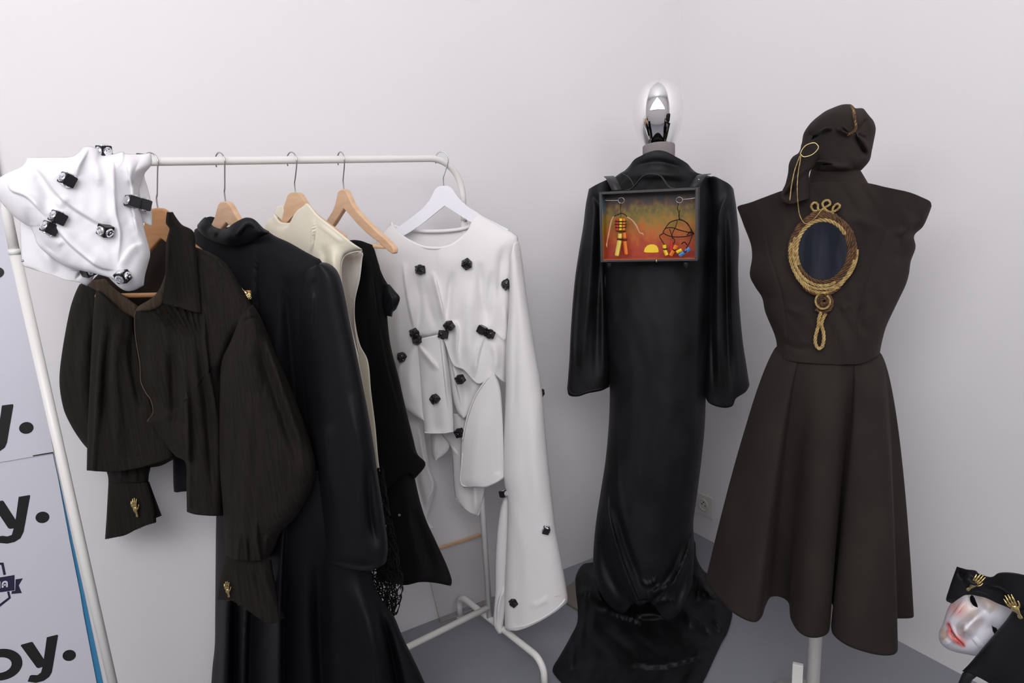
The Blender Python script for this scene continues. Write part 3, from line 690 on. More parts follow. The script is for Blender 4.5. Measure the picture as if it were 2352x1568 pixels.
cloth('collar_inside', M['satin'], bz, PB, [(473, 500), (480, 540)], [(552, 506), (545, 560)], T=[(484, 497), (500, 503), (520, 522)], nu=16, nv=10, off=-0.05, th=0)
bbody = cloth('body', M['navyblack'], bz, PB, [(454, 524), (446, 534), (442, 600), (440, 800), (470, 1000), (500, 1200), (505, 1330)],
      [(617, 533), (634, 544), (665, 558), (698, 577), (722, 590), (739, 604), (735, 660), (735, 800), (760, 1000), (770, 1180), (770, 1320)], T=[(490, 552), (540, 560), (590, 546)],
      nu=90, nv=110, off=0.0, th=0.045, back=0.04, folds=[([(590, 547), (588, 620), (588, 690), (590, 800)], 4, 0.010, 1), ([(640, 650), (666, 680), (682, 705)], 3, 0.004, 1), ([(655, 620), (670, 800), (690, 1000)], 14, -0.016), ([(620, 700), (640, 900), (660, 1100)], 18, 0.014)])
jsl = cloth('near_sleeve', M['satin'], bz, PB, [(722, 612), (706, 622), (697, 650), (688, 720), (690, 800), (700, 900), (712, 1000), (722, 1060), (730, 1150), (738, 1240), (744, 1294)],
      [(739, 603), (755, 606), (772, 620), (783, 645), (792, 685), (804, 745), (826, 850), (845, 950), (857, 1020), (866, 1085), (881, 1182), (890, 1255), (886, 1291)],
      B=[(774, 1299), (810, 1307), (843, 1310), (868, 1304)], nu=70, nv=130, off=0.03, th=0.055, back=0.03, prof=2.2,
      folds=[([(700, 660), (712, 640), (730, 640)], 9, 0.006), ([(712, 640), (716, 700), (712, 800)], 8, 0.010), ([(745, 1000), (765, 1120), (800, 1250)], 22, 0.012, 0, 'end'), ([(842, 1060), (850, 1180), (868, 1260)], 10, -0.012), ([(800, 900), (828, 1050), (838, 1230)], 16, 0.010),
             ([(760, 1285), (830, 1298), (875, 1290)], 12, -0.012)])
cloth('collar', M['satin'], bz, PB, [(454, 517), (454, 523), (456, 528)], [(617, 531), (618, 534), (617, 536)], T=[(466, 503), (475, 500), (489, 519), (508, 526), (522, 525), (536, 514), (558, 502), (571, 500), (585, 505), (604, 524)],
      B=[(470, 542), (497, 556), (533, 564), (563, 560), (588, 549)], nu=70, nv=20, off=0.016, th=0.045, prof=2.5, offv=lambda U, V: 0.012*np.sin(V*pi)+0.006*np.cos(U*14),
      folds=[([(540, 540), (568, 512), (590, 520)], 7, 0.010, 1), ([(480, 525), (500, 540)], 8, 0.006)])

# ------------------------------------------------------------------ dark brown cropped shirt
cH = rail_pt(345); PH = Plane(cH[0], cH[1], -42)
sh = root('brown_shirt', (cH[0], cH[1], 0.4), 'dark brown cropped shirt with a big pointed collar and balloon sleeves', 'shirt')
cloth('back_panel', M['brown_line'], sh, PH, [(200, 655), (230, 800), (280, 1000), (340, 1060)], [(392, 520), (400, 700), (420, 900), (430, 1040)], T=[(260, 600), (330, 560), (345, 520), (362, 512)], nu=30, nv=40, off=-0.05, th=-0.02)
cloth('back_hem', M['brown_line'], sh, PH, [(300, 1000), (320, 1072), (345, 1073)], [(400, 1000), (402, 1040), (398, 1055)], B=[(370, 1069)], nu=16, nv=12, off=-0.03, th=0.0)
cloth('far_sleeve', M['brown'], sh, PH, [(192, 655), (183, 654), (164, 701), (149, 774), (139, 843), (138, 889), (147, 939), (162, 973), (181, 1004), (202, 1030), (235, 1060), (248, 1090), (250, 1108)],
      [(250, 655), (260, 700), (262, 800), (270, 900), (290, 1000), (320, 1040), (345, 1060), (341, 1090), (340, 1108)], nu=60, nv=90, off=-0.045, th=0.035, back=0.03,
      folds=[([(205, 700), (190, 850), (200, 1000)], 14, 0.012), ([(225, 700), (222, 850), (225, 1000)], 12, -0.012), ([(275, 1050), (280, 1105)], 5, 0.006), ([(310, 1050), (312, 1105)], 5, 0.006), ([(294, 1060), (296, 1105)], 5, -0.006)], wr=(0.0012, 25, 90, 4))
fcf = cloth('far_cuff', M['brown'], sh, PH, [(250, 1106), (247, 1160), (245, 1195), (242, 1238)], [(341, 1108), (350, 1145), (356, 1170), (358, 1199)], B=[(262, 1234), (289, 1228), (310, 1217), (336, 1206)], nu=30, nv=30, off=-0.035, th=0.02, sharp=False)
cloth('far_cuff_back', M['brown'], sh, PH, [(330, 1106), (340, 1150), (350, 1192)], [(342, 1106), (357, 1147), (371, 1184)], nu=10, nv=16, off=-0.05, th=0.0)
cloth('front_facing', M['brown_in'], sh, PH, [(201, 648), (204, 657), (222, 662)], [(240, 640), (275, 672), (316, 702)], B=[(250, 690), (280, 716), (309, 729)], T=[(215, 643)], nu=24, nv=10, off=0.012, th=0.006)
lf = cloth('far_front', M['brown'], sh, PH, [(222, 662), (215, 720), (208, 850), (203, 960), (201, 1030), (200, 1080)], [(309, 728), (313, 780), (330, 860), (350, 920), (362, 960), (385, 1010), (400, 1048)],
      T=[(250, 690), (280, 716)], B=[(260, 1083), (310, 1076), (345, 1067), (375, 1058)], nu=70, nv=90, off=0.0, th=0.035,
      folds=[([(245, 700), (228, 820), (218, 1000), (212, 1075)], 10, 0.014, -1, 'start'), ([(275, 720), (262, 820), (270, 960), (275, 1070)], 13, 0.014), ([(258, 720), (245, 850), (240, 1000)], 9, -0.014), ([(300, 750), (305, 850), (330, 950)], 9, -0.012), ([(201, 1055), (300, 1050), (380, 1035)], 2.5, -0.0015)], wr=(0.001, 25, 120, 6))
gath = []
for k, (x0, x1) in enumerate(((345, 400), (360, 412), (374, 424), (388, 432), (402, 440), (418, 448), (434, 456), (450, 462))):
    gath.append(([(x0, 712-k*1.2), ((x0+x1)/2-4, 735), (x1, 778)], 4.0, 0.008, -1, 'end'))
nf = cloth('near_front', M['brown'], sh, PH, [(312, 708), (309, 728), (311, 774), (321, 835), (323, 874), (334, 900), (346, 918), (351, 946), (337, 969), (357, 985), (380, 1019), (403, 1046), (427, 1063), (429, 1120), (430, 1175)],
      [(449, 568), (487, 583), (522, 610), (556, 663), (579, 701), (600, 740), (570, 800), (530, 850), (512, 900), (509, 1000), (511, 1080), (513, 1184)],
      T=[(350, 700), (374, 690), (385, 640), (384, 600), (400, 570), (425, 560)], B=[(450, 1181), (485, 1184)], nu=130, nv=150, off=0.012, th=0.05, prof=3,
      folds=gath+[([(415, 790), (425, 880), (430, 1000), (432, 1160)], 9, 0.022, -1, 'start'), ([(395, 780), (400, 880), (405, 1000)], 14, -0.022), ([(455, 730), (468, 860), (480, 1000), (490, 1170)], 12, -0.016), ([(470, 700), (474, 800), (500, 960)], 10, 0.012, 1),
                  ([(552, 735), (530, 790), (510, 850), (506, 900)], 9, -0.014), ([(340, 760), (350, 860), (370, 950)], 14, 0.008), ([(449, 575), (500, 605), (556, 668)], 2.5, -0.003)], wr=(0.001, 22, 140, 7))
tube('placket_edge', [nf.at(x+1, y)+Vector(PH.n*0.002) for x, y in ((313, 712), (310, 728), (312, 774), (322, 835), (324, 874), (335, 900), (347, 918), (352, 946), (339, 967))], 0.0013, M['piping'], sh, 6)
ns = cloth('near_sleeve', M['brown'], sh, PH, [(552, 728), (530, 785), (510, 828), (506, 897), (505, 980), (506, 1076), (512, 1154), (517, 1231), (519, 1279)],
      [(580, 700), (600, 733), (629, 805), (663, 881), (694, 962), (713, 1019), (724, 1065), (722, 1095), (714, 1125), (704, 1146), (677, 1189), (646, 1220), (630, 1255), (618, 1279)],
      T=[(565, 712)], B=[(545, 1285), (585, 1288)], nu=90, nv=130, off=0.04, th=0.06, back=0.03, prof=2.2,
      folds=[([(555, 740), (580, 730), (600, 736)], 3, -0.004), ([(555, 733), (578, 724), (597, 730)], 2, 0.002), ([(590, 760), (612, 850), (650, 960), (690, 1080)], 12, -0.014), ([(610, 760), (650, 900), (700, 1040)], 9, 0.010), ([(570, 780), (590, 900)], 14, 0.010),
             ([(560, 900), (565, 1100), (560, 1250)], 16, 0.008), ([(590, 1180), (592, 1240), (600, 1280)], 7, 0.014, 1, 'start'), ([(570, 1220), (575, 1284)], 5, -0.010, 0, 'start'), ([(550, 1220), (545, 1284)], 5, 0.008, 0, 'start'), ([(610, 1230), (612, 1275)], 5, 0.01), ([(508, 1078), (600, 1072), (680, 1085)], 1.6, 0.0015)], wr=(0.0015, 26, 120, 9))
nc = cloth('near_cuff', M['brown'], sh, PH, [(517, 1277), (510, 1305), (504, 1332), (499, 1377)], [(622, 1285), (630, 1332), (642, 1379), (653, 1418)], T=[(545, 1284), (585, 1289)],
      B=[(515, 1377), (533, 1379), (557, 1392), (588, 1414), (611, 1428), (630, 1430)], nu=44, nv=50, off=0.052, th=0.03, sharp=False,
      folds=[([(600, 1295), (615, 1350), (632, 1400)], 8, 0.005), ([(585, 1300), (598, 1360), (610, 1410)], 8, -0.005)])
# frayed cuff threads
rr = random.Random(2); parts = []
for k in range(60):
    x = rr.uniform(500, 652); y = np.interp(x, [499, 533, 557, 588, 611, 630, 653], [1377, 1379, 1392, 1414, 1428, 1430, 1418]); a = nc.at(x, y-1); parts.append(tube_mesh([tuple(a), tuple(a+Vector((rr.uniform(-.003, .003), 0, -rr.uniform(.001, .004))))], 0.0003, 4))
for k in range(40):
    x = rr.uniform(243, 357); y = np.interp(x, [242, 262, 289, 310, 336, 358], [1237, 1234, 1228, 1217, 1206, 1199]); a = fcf.at(x, y-1); parts.append(tube_mesh([tuple(a), tuple(a+Vector((rr.uniform(-.003, .003), 0, -rr.uniform(.001, .004))))], 0.0003, 4))
V, F = merge(parts); tag(mk('cuff_fray', V, F, M['piping'], sh), kind='stuff')
cloth('collar_stand', M['brown_in'], sh, PH, [(391, 560), (380, 632), (357, 678), (319, 703), (312, 714)], [(393, 560), (383, 640), (375, 695), (352, 711), (330, 713)], nu=12, nv=30, off=0.055, th=0.012)
col = cloth('collar_leaf', M['brown'], sh, PH, [(384, 487), (382, 512), (390, 525), (385, 545), (382, 565), (380, 632), (374, 696)], [(396, 487), (404, 500), (418, 517), (444, 533), (449, 577), (456, 640), (463, 719)], B=[(415, 707), (445, 716)],
      nu=36, nv=70, off=0.062, th=0.018, folds=[([(384, 500), (388, 560), (382, 640)], 6, 0.006), ([(453, 560), (459, 650), (459, 712)], 2, -0.002)])
for nm, sh_, pts_ in (('hem_stitch', lf, ((203, 1056), (250, 1058), (300, 1053), (345, 1044), (385, 1032))), ('hem_stitch', nf, ((432, 1150), (460, 1154), (490, 1156), (508, 1156))), ('collar_stitch', col, ((381, 686), (400, 693), (430, 702), (455, 708)))):
    tube(nm, [tuple(sh_.at(x, y)+Vector(PH.n)*0.0008) for x, y in pts_], 0.0005, M['brown_line'], sh, 5)
hp = nc.at(528, 1349)+Vector(PH.n*0.003); hand_pin(sh, hp, PH.n, Vector((0.02, 0, 1)), 0.036, 'cuff_pin')
hp = fcf.at(317, 1162)+Vector(PH.n*0.003); hand_pin(sh, hp, PH.n, Vector((0.0, 0, 1)), 0.046, 'cuff_pin')
hp = nf.at(566, 676)+Vector(PH.n*0.002); hand_pin(sh, hp, Vector(PH.n)+Vector((.8, 0, .6)), Vector((0.5, -0.5, -1)), 0.03, 'shoulder_pin')

# ------------------------------------------------------------------ white hood hung over the rack end
PD = Plane(0.0, 1.43, -6)
hd = root('white_hood', (-0.1, 1.45, 1.2), 'crumpled white hood with silver-studded black cubes draped over the left end of the rack', 'hood')
cloth('back_layer', M['white2'], hd, PD, [(70, 470), (48, 500), (48, 555), (52, 604), (60, 612), (71, 616)], [(320, 470), (300, 560), (240, 625), (219, 628), (210, 645), (199, 656)],
      B=[(100, 625), (128, 634), (150, 643), (163, 645), (180, 648)], nu=60, nv=50, off=-0.03, th=0.02, folds=[([(95, 500), (100, 570), (130, 625)], 14, 0.01), ([(172, 640), (185, 622), (200, 612)], 5, -0.012, 1)])
cloth('side_flap', M['white2'], hd, PD, [(290, 360), (300, 450), (310, 500), (327, 509)], [(347, 376), (331, 400), (338, 430), (346, 463), (348, 490), (349, 519)], nu=30, nv=30, off=-0.02, th=0.01,
      folds=[([(312, 420), (330, 470), (345, 500)], 8, 0.008)])
hood = cloth('hood_drape', M['white2'], hd, PD,
      [(64, 362), (51, 382), (8, 403), (-12, 425), (0, 458), (31, 494), (60, 515), (71, 521), (80, 540), (89, 563), (115, 586), (153, 611), (204, 624), (240, 629), (262, 648)],
      [(346, 352), (347, 377), (329, 402), (318, 440), (322, 480), (327, 509), (334, 540), (344, 581), (339, 606), (332, 632), (329, 655)], T=[(115, 361), (163, 360), (181, 351), (194, 338), (209, 337), (222, 342), (232, 354), (260, 354), (281, 349), (288, 353), (319, 355)],
      B=[(276, 660), (291, 667), (309, 665)], nu=170, nv=150, off=0.0, th=0.05, prof=3, vprof=8, back=None,
      folds=[(f_[0], f_[1]*1.35, f_[2]*0.72)+tuple(f_[3:]) for f_ in [([(64, 363), (100, 400), (128, 438), (168, 474), (230, 512), (266, 528)], 20, 0.020, -1), ([(115, 500), (153, 550), (192, 585), (230, 612), (268, 618)], 14, 0.020, -1),
             ([(260, 358), (265, 478), (276, 537), (270, 616)], 8, 0.013, 1), ([(288, 353), (303, 427), (304, 470), (318, 540)], 9, 0.013, -1), ([(204, 342), (190, 365), (180, 385), (176, 410)], 9, 0.014, 1),
             ([(219, 361), (224, 400), (230, 430)], 7, 0.006), ([(296, 478), (325, 540), (341, 590)], 8, 0.012, 1), ([(20, 402), (26, 435), (64, 453), (108, 499)], 8, 0.014, -1), ([(71, 379), (110, 440), (120, 490)], 14, -0.014),
             ([(75, 475), (69, 500), (85, 545), (120, 575), (150, 580)], 9, -0.016), ([(130, 475), (145, 460), (150, 450)], 8, 0.008), ([(270, 616), (300, 570), (330, 560)], 12, 0.009, 1), ([(240, 360), (245, 450), (250, 540)], 22, 0.006),
             ([(308, 360), (300, 410), (322, 390), (345, 372)], 8, 0.010), ([(128, 545), (136, 558), (142, 548)], 5, 0.006), ([(190, 620), (240, 590), (270, 580)], 16, 0.006)]], wr=(0.0022, 60, 50, 11))
for x, y, rot, fc in ((239, 347, (5, 35, 0), ('x', 'z', '-x', 'y')), (155, 413, (-5, 30, -35), ('-x', 'y', '-y')), (304, 463, (-10, 30, -22), ('-x', 'y')), (331, 470, (-8, 25, -22), ('y', '-y')), (133, 500, (-5, 30, -35), ('-x', 'y')),
                      (114, 524, (-5, 30, -35), ('-x', '-y', 'y')), (242, 529, (28, 42, 0), ('-z', '-x', 'x', 'z')), (282, 635, (28, -40, 0), ('x', 'z', '-x', 'y'))):
    brooch(hd, hood.at(x, y), rot, 'gem', fc, scale=1.02)
brooch(hd, PD.p(202, 622, -0.02), (20, 30, 20), 'gem', ('x', 'y', 'z'))
V, F = merge([tube_mesh([tuple(PD.p(313, 354, -.01)), tuple(PD.p(332, 355, -.01))], 0.002, 6), tube_mesh([tuple(PD.p(322, 353, -.01)), tuple(PD.p(325, 358, -.01))], 0.002, 6)]); mk('black_clip', V, F, M['gap'], hd)
V, F = tube_mesh([tuple(PD.p(51, 596, .0)), tuple(PD.p(53, 601, .0))], 0.002, 6); mk('snap', V, F, M['chrome_wire'], hd)
# ------------------------------------------------------------------ velvet gown on a dress form with a chrome head
def polar(D, b): return np.array([D*sin(radians(b)), D*cos(radians(b))])
mv = polar(2.0, 42.85); PV = Plane(mv[0], mv[1], -42.85)
def loc_v(px, py, off=0): return PV.p(px, py, off)
f1 = root('dress_form', (mv[0], mv[1], 0), 'dress form with a featureless egg-shaped chrome head and grey linen neck', 'dress form')
mpp = (PV.p(1569, 265)-PV.p(1451, 265)).length/118
ez = lambda y: PV.p(1510, y).z
prof = [(0.0005, 180), (10, 181), (20, 184), (32, 191), (43, 202), (51, 217), (57, 236), (59, 255), (57.5, 275), (53, 295), (45, 318), (38, 334), (34, 342)]
pr = smooth_line([(r, y) for r, y in prof]); pr = resample(pr, 60)
cxy = PV.p(1511, 265)
V, F = lathe_v([(max(.0004, r*mpp), ez(y)) for r, y in pr[::-1]], (cxy.x, cxy.y, 0), 64); mk('chrome_head', V, F, M['chrome'], f1)
nx_ = PV.p(1513, 345)
V, F = lathe_v([(0.044, ez(420)), (0.042, ez(380)), (37.5*mpp, ez(352)), (37.5*mpp, ez(336)), (36*mpp, ez(333)), (10*mpp, ez(333))], (nx_.x+PV.n[0]*.006, nx_.y+PV.n[1]*.006, 0), 40)
for q_ in V:
    if q_[2] > ez(345): q_[2] += 0.11*((q_[0]-nx_.x)*PV.n[0]+(q_[1]-nx_.y)*PV.n[1])
mk('neck', V, F, M['neck'], f1)
V, F = tube_mesh([tuple(PV.p(1512, 330, .046)), tuple(PV.p(1512, 352, .0465))], 0.0006, 5); mk('neck_seam', V, F, M['neck'], f1)
V, F = lathe_v([(0.12, 0.0), (0.12, 0.012), (0.014, 0.018), (0.014, 0.9)], (mv[0]+.05, mv[1]+.05, 0), 24); mk('stand', V, F, M['rack'], f1)

vg = root('velvet_gown', (mv[0], mv[1], 0), 'long black velvet gown with wide sleeves and a train pooling on the floor', 'dress')
gown = cloth('gown_body', M['velvet'], vg, PV,
      [(1408, 409), (1392, 480), (1388, 520), (1390, 620), (1393, 720), (1400, 850), (1400, 950), (1392, 1050), (1380, 1130), (1368, 1210), (1363, 1290), (1372, 1345)],
      [(1632, 405), (1640, 470), (1638, 520), (1630, 620), (1628, 750), (1621, 900), (1618, 980), (1610, 1060), (1600, 1140), (1592, 1200), (1594, 1260), (1590, 1340)],
      T=[(1440, 395), (1510, 380), (1590, 395)], B=[(1395, 1385), (1430, 1408), (1455, 1385), (1485, 1378), (1505, 1395), (1530, 1425), (1556, 1415), (1575, 1380)],
      nu=130, nv=200, off=0.0, th=0.115, back=0.06, prof=2.6,
      folds=[([(1395, 1080), (1400, 1180), (1430, 1290), (1470, 1390)], 12, 0.020, 1, 'start'), ([(1410, 1150), (1440, 1260), (1480, 1360)], 9, -0.016), ([(1385, 1200), (1390, 1290), (1430, 1380)], 12, -0.018),
             ([(1598, 1180), (1575, 1280), (1530, 1360), (1500, 1390)], 12, 0.018, -1), ([(1590, 1240), (1570, 1330), (1550, 1400)], 10, -0.018), ([(1570, 1230), (1545, 1310), (1510, 1350)], 8, -0.014),
             ([(1470, 1328), (1490, 1338), (1510, 1325)], 5, 0.016, 1), ([(1520, 1340), (1500, 1365), (1478, 1378)], 5, 0.012), ([(1415, 1000), (1420, 1120), (1440, 1240)], 8, 0.006), ([(1480, 1368), (1540, 1340), (1560, 1330)], 5, 0.014, 1),
             ([(1398, 640), (1402, 800), (1404, 1000)], 8, -0.008), ([(1620, 640), (1612, 800), (1606, 1000)], 8, -0.008), ([(1505, 1385), (1535, 1378), (1556, 1385)], 5, 0.016, -1)], wr=(0.0016, 60, 130, 21))
cloth('cowl_collar', M['velvet'], vg, PV, [(1436, 392), (1425, 398), (1415, 405)], [(1597, 396), (1612, 402), (1625, 408)], T=[(1446, 381), (1458, 366), (1474, 357), (1488, 350), (1509, 345), (1529, 348), (1549, 358), (1576, 374), (1587, 386)],
      B=[(1440, 450), (1510, 470), (1590, 450)], nu=80, nv=40, off=0.015, th=0.11, prof=2.2, vprof=0, folds=[([(1450, 385), (1510, 372), (1580, 390)], 7, -0.008), ([(1440, 405), (1510, 400), (1590, 408)], 9, 0.008)])
lsl = cloth('sleeve', M['velvet'], vg, PV, [(1353, 434), (1346, 470), (1340, 520), (1330, 580), (1320, 650), (1312, 750), (1308, 830), (1303, 893)], [(1415, 406), (1400, 480), (1392, 560), (1389, 640), (1394, 720), (1398, 800), (1402, 850), (1399, 888)],
      T=[(1368, 425), (1393, 413)], B=[(1308, 908), (1328, 910), (1350, 903), (1380, 897)], nu=50, nv=110, off=0.0, th=0.05, back=0.05,
      folds=[([(1365, 440), (1358, 600), (1340, 800), (1335, 880)], 10, 0.012), ([(1380, 470), (1374, 650), (1368, 880)], 9, -0.014), ([(1345, 560), (1330, 700), (1322, 860)], 7, -0.010), ([(1385, 600), (1385, 750), (1385, 880)], 6, 0.010), ([(1355, 440), (1375, 470), (1385, 520)], 7, -0.01)])
tube('cuff_hem', [tuple(lsl.at(x, y)+Vector(PV.n)*.002) for x, y in ((1306, 890), (1312, 902), (1330, 905), (1350, 898), (1380, 892), (1398, 886))], 0.003, M['velvet'], vg, 6)
rsl = cloth('sleeve', M['velvet'], vg, PV, [(1625, 408), (1630, 480), (1634, 560), (1630, 640), (1628, 720), (1626, 800), (1621, 870), (1618, 905)], [(1684, 434), (1691, 480), (1697, 550), (1695, 620), (1698, 700), (1705, 780), (1714, 840), (1721, 885)],
      T=[(1640, 405), (1662, 415), (1676, 424)], B=[(1630, 926), (1660, 936), (1682, 932), (1690, 915), (1712, 900)], nu=50, nv=110, off=0.01, th=0.055, back=0.05,
      folds=[([(1650, 440), (1648, 600), (1650, 800), (1655, 920)], 9, 0.014), ([(1665, 440), (1668, 600), (1672, 800), (1680, 910)], 8, -0.014), ([(1682, 500), (1684, 700), (1695, 880)], 8, 0.010), ([(1640, 560), (1636, 750), (1640, 900)], 6, -0.012), ([(1675, 440), (1655, 490), (1650, 540)], 7, 0.010)])
# train on the floor
Lt = resample(smooth_line([(1420, 1270), (1362, 1290), (1338, 1296), (1322, 1325), (1322, 1360), (1327, 1422), (1310, 1462), (1286, 1505), (1270, 1533), (1275, 1551), (1310, 1590), (1350, 1640)]), 91)
Rt = resample(smooth_line([(1560, 1270), (1594, 1240), (1600, 1280), (1618, 1312), (1648, 1328), (1668, 1370), (1682, 1404), (1672, 1449), (1658, 1475), (1642, 1509), (1615, 1566), (1590, 1600), (1560, 1650)]), 91)
U, Vv = np.meshgrid(np.linspace(0, 1, 111), np.linspace(0, 1, 91)); px = (1-U)*Lt[:, 0:1]+U*Rt[:, 0:1]; py = (1-U)*Lt[:, 1:2]+U*Rt[:, 1:2]
ed = np.clip(np.minimum(U, 1-U)*9, 0, 1)**0.5
hz = 0.006+0.028*ed+ed*fold_field(px, py, [([(1395, 1405), (1430, 1415), (1478, 1432)], 6, 0.022, -1), ([(1440, 1525), (1520, 1530), (1600, 1510), (1645, 1490)], 9, 0.018, -1), ([(1330, 1370), (1345, 1360), (1360, 1358)], 8, 0.02), ([(1345, 1300), (1340, 1400), (1330, 1500)], 8, 0.02), ([(1320, 1470), (1312, 1540)], 6, 0.014),
      ([(1590, 1410), (1610, 1430), (1640, 1450)], 6, 0.018, 1), ([(1575, 1405), (1590, 1440)], 6, 0.015), ([(1600, 1300), (1620, 1350), (1660, 1385)], 9, 0.03), ([(1640, 1420), (1662, 1450)], 6, 0.02), ([(1600, 1260), (1605, 1320), (1600, 1380)], 10, 0.05), ([(1365, 1300), (1372, 1360), (1400, 1400)], 12, 0.05),
      ([(1500, 1400), (1500, 1420)], 40, 0.03)])+0.006*ed*wrinkle(px, py, 50, 35, 5)
V = on_floor(px, py, np.maximum(hz, 0.003)).reshape(-1, 3); I = np.arange(V.shape[0]).reshape(px.shape)
F = [(I[j, i], I[j+1, i], I[j+1, i+1], I[j, i+1]) for j in range(90) for i in range(110)]
mk('train', V, F, M['velvet'], vg)

# ------------------------------------------------------------------ shadow-box case worn as a backpack
bc = mv+PV.n[:2]*0.19; PX = Plane(bc[0], bc[1], -50.5)
cs = root('shadow_box_case', tuple(PX.p(1490, 600)), 'black framed shadow-box case with a sunset scene, strapped on the velvet gown', 'case')
def sco(p): return float(np.dot(np.array(p)-PX.b, PX.t))
sl, sr = (sco(PX.p(1377, 440))+sco(PX.p(1378, 600)))/2, (sco(PX.p(1603, 430))+sco(PX.p(1603, 601)))/2
zt, zb = (PX.p(1377, 441).z+PX.p(1604, 430).z)/2, (PX.p(1378, 600).z+PX.p(1604, 601).z)/2
def BX(s, z, d): q = PX.b+PX.t*s-PX.n*d; return (q[0], q[1], z)
DB, TB = 0.055, 0.0065
def slab(name, s0, s1, z0, z1, d0, d1, m, par, bv=0.0008):
    V = [BX(s, z, d) for z in (z0, z1) for d in (d0, d1) for s in (s0, s1)]
    F = [(0, 2, 3, 1), (4, 5, 7, 6), (0, 1, 5, 4), (2, 6, 7, 3), (0, 4, 6, 2), (1, 3, 7, 5)]
    o = mk(name, V, F, m, par, smooth=False)
    if bv: bevel(o, bv)
    return o
def paint(name, stops, sc=(60, 60, 90), zr=(0, .2), streak=0.25):
    m = bpy.data.materials.new(name); m.use_nodes = True; nt = m.node_tree; N = nt.nodes; K = nt.links; b = N['Principled BSDF']; b.inputs['Roughness'].default_value = 0.5
    tc = N.new('ShaderNodeTexCoord'); sp = N.new('ShaderNodeSeparateXYZ'); K.new(tc.outputs['Object'], sp.inputs[0])
    mr = N.new('ShaderNodeMapRange'); mr.inputs[1].default_value = zr[0]; mr.inputs[2].default_value = zr[1]; K.new(sp.outputs['Z'], mr.inputs[0])
    mp = N.new('ShaderNodeMapping'); mp.inputs['Scale'].default_value = sc; K.new(tc.outputs['Object'], mp.inputs[0])
    nz = N.new('ShaderNodeTexNoise'); nz.inputs['Scale'].default_value = 1; nz.inputs['Detail'].default_value = 6; K.new(mp.outputs[0], nz.inputs['Vector'])
    ma = N.new('ShaderNodeMath'); ma.operation = 'MULTIPLY_ADD'; K.new(nz.outputs['Fac'], ma.inputs[0]); ma.inputs[1].default_value = streak*2; ma.inputs[2].default_value = -streak
    ad = N.new('ShaderNodeMath'); ad.operation = 'ADD'; K.new(mr.outputs[0], ad.inputs[0]); K.new(ma.outputs[0], ad.inputs[1])
    rp = N.new('ShaderNodeValToRGB'); cr = rp.color_ramp
    cr.elements[0].position = stops[0][0]; cr.elements[0].color = lin(stops[0][1])+[1]; cr.elements[1].position = stops[-1][0]; cr.elements[1].color = lin(stops[-1][1])+[1]
    for p, c in stops[1:-1]: e = cr.elements.new(p); e.color = lin(c)+[1]
    K.new(ad.outputs[0], rp.inputs[0]); K.new(rp.outputs[0], b.inputs['Base Color']); return m
HB = zt-zb
M['sunset'] = paint('painted_sunset', [(0.0, (150, 40, 22)), (0.22, (168, 62, 24)), (0.4, (178, 96, 26)), (0.52, (150, 108, 26)), (0.68, (112, 98, 30)), (0.8, (84, 52, 30)), (0.9, (48, 46, 46)), (1.0, (44, 46, 50))], (70, 70, 60), (0, HB), 0.26)
M['sunset_side'] = paint('painted_side', [(0.0, (190, 90, 60)), (0.3, (176, 110, 40)), (0.55, (170, 150, 40)), (0.75, (96, 130, 150)), (1.0, (50, 56, 62))], (40, 40, 30), (0, HB), 0.1)
M['ground_paint'] = mat('painted_ground', (196, 104, 70), 0.55, varcol=(176, 84, 52), vscale=(60, 60, 60))
fb = slab('frame_left', sl, sl+TB, zb, zt, 0, DB, M['box'], cs); slab('frame_right', sr-TB, sr, zb, zt, 0, DB, M['box'], cs)
slab('frame_top', sl+TB, sr-TB, zt-TB, zt, 0, DB, M['box'], cs); slab('frame_bottom', sl+TB, sr-TB, zb, zb+TB*.8, 0, DB, M['box'], cs)
slab('painted_backdrop', sl+TB, sr-TB, zb+TB*.8, zt-TB, DB-.004, DB, M['sunset'], cs, 0)
slab('painted_wall', sl+TB, sl+TB+.0008, zb+TB, zt-TB, .004, DB-.004, M['sunset_side'], cs, 0)
slab('painted_wall', sr-TB-.0008, sr-TB, zb+TB, zt-TB, .004, DB-.004, M['sunset_side'], cs, 0)
slab('painted_ground', sl+TB, sr-TB, zb+TB*.8, zb+TB*.8+.001, .004, DB-.004, M['ground_paint'], cs, 0)
sc_ = PX.p(1497, 577, -DB+.005); PXB = Plane(PX.b[0]-PX.n[0]*(DB-.0045), PX.b[1]-PX.n[1]*(DB-.0045), -50.5)
flat_poly('painted_sun', PXB, [(1479, 578), (1481, 570), (1487, 563.5), (1494, 561), (1501, 561), (1508, 564), (1512, 570), (1513, 578), (1510, 579.5), (1497, 580), (1483, 579.5)], 0.0, M['yellow'], cs, 0.0005)
def X3(x, y, d=0.028): return tuple(PX.p(x, y, -d))
ppm = (PX.p(1500, 500)-PX.p(1400, 500)).length/100
def stick(name, a, b, wpx, m, par, d=0.028, seg=6):
    A, B_ = np.array(X3(*a, d)), np.array(X3(*b, d)); V, F = tube_mesh([A, A+(B_-A)*.06, B_-(B_-A)*.06, B_], [wpx*ppm*.42, wpx*ppm*.5, wpx*ppm*.5, wpx*ppm*.42], seg); return mk(name, V, F, m, par, smooth=False)
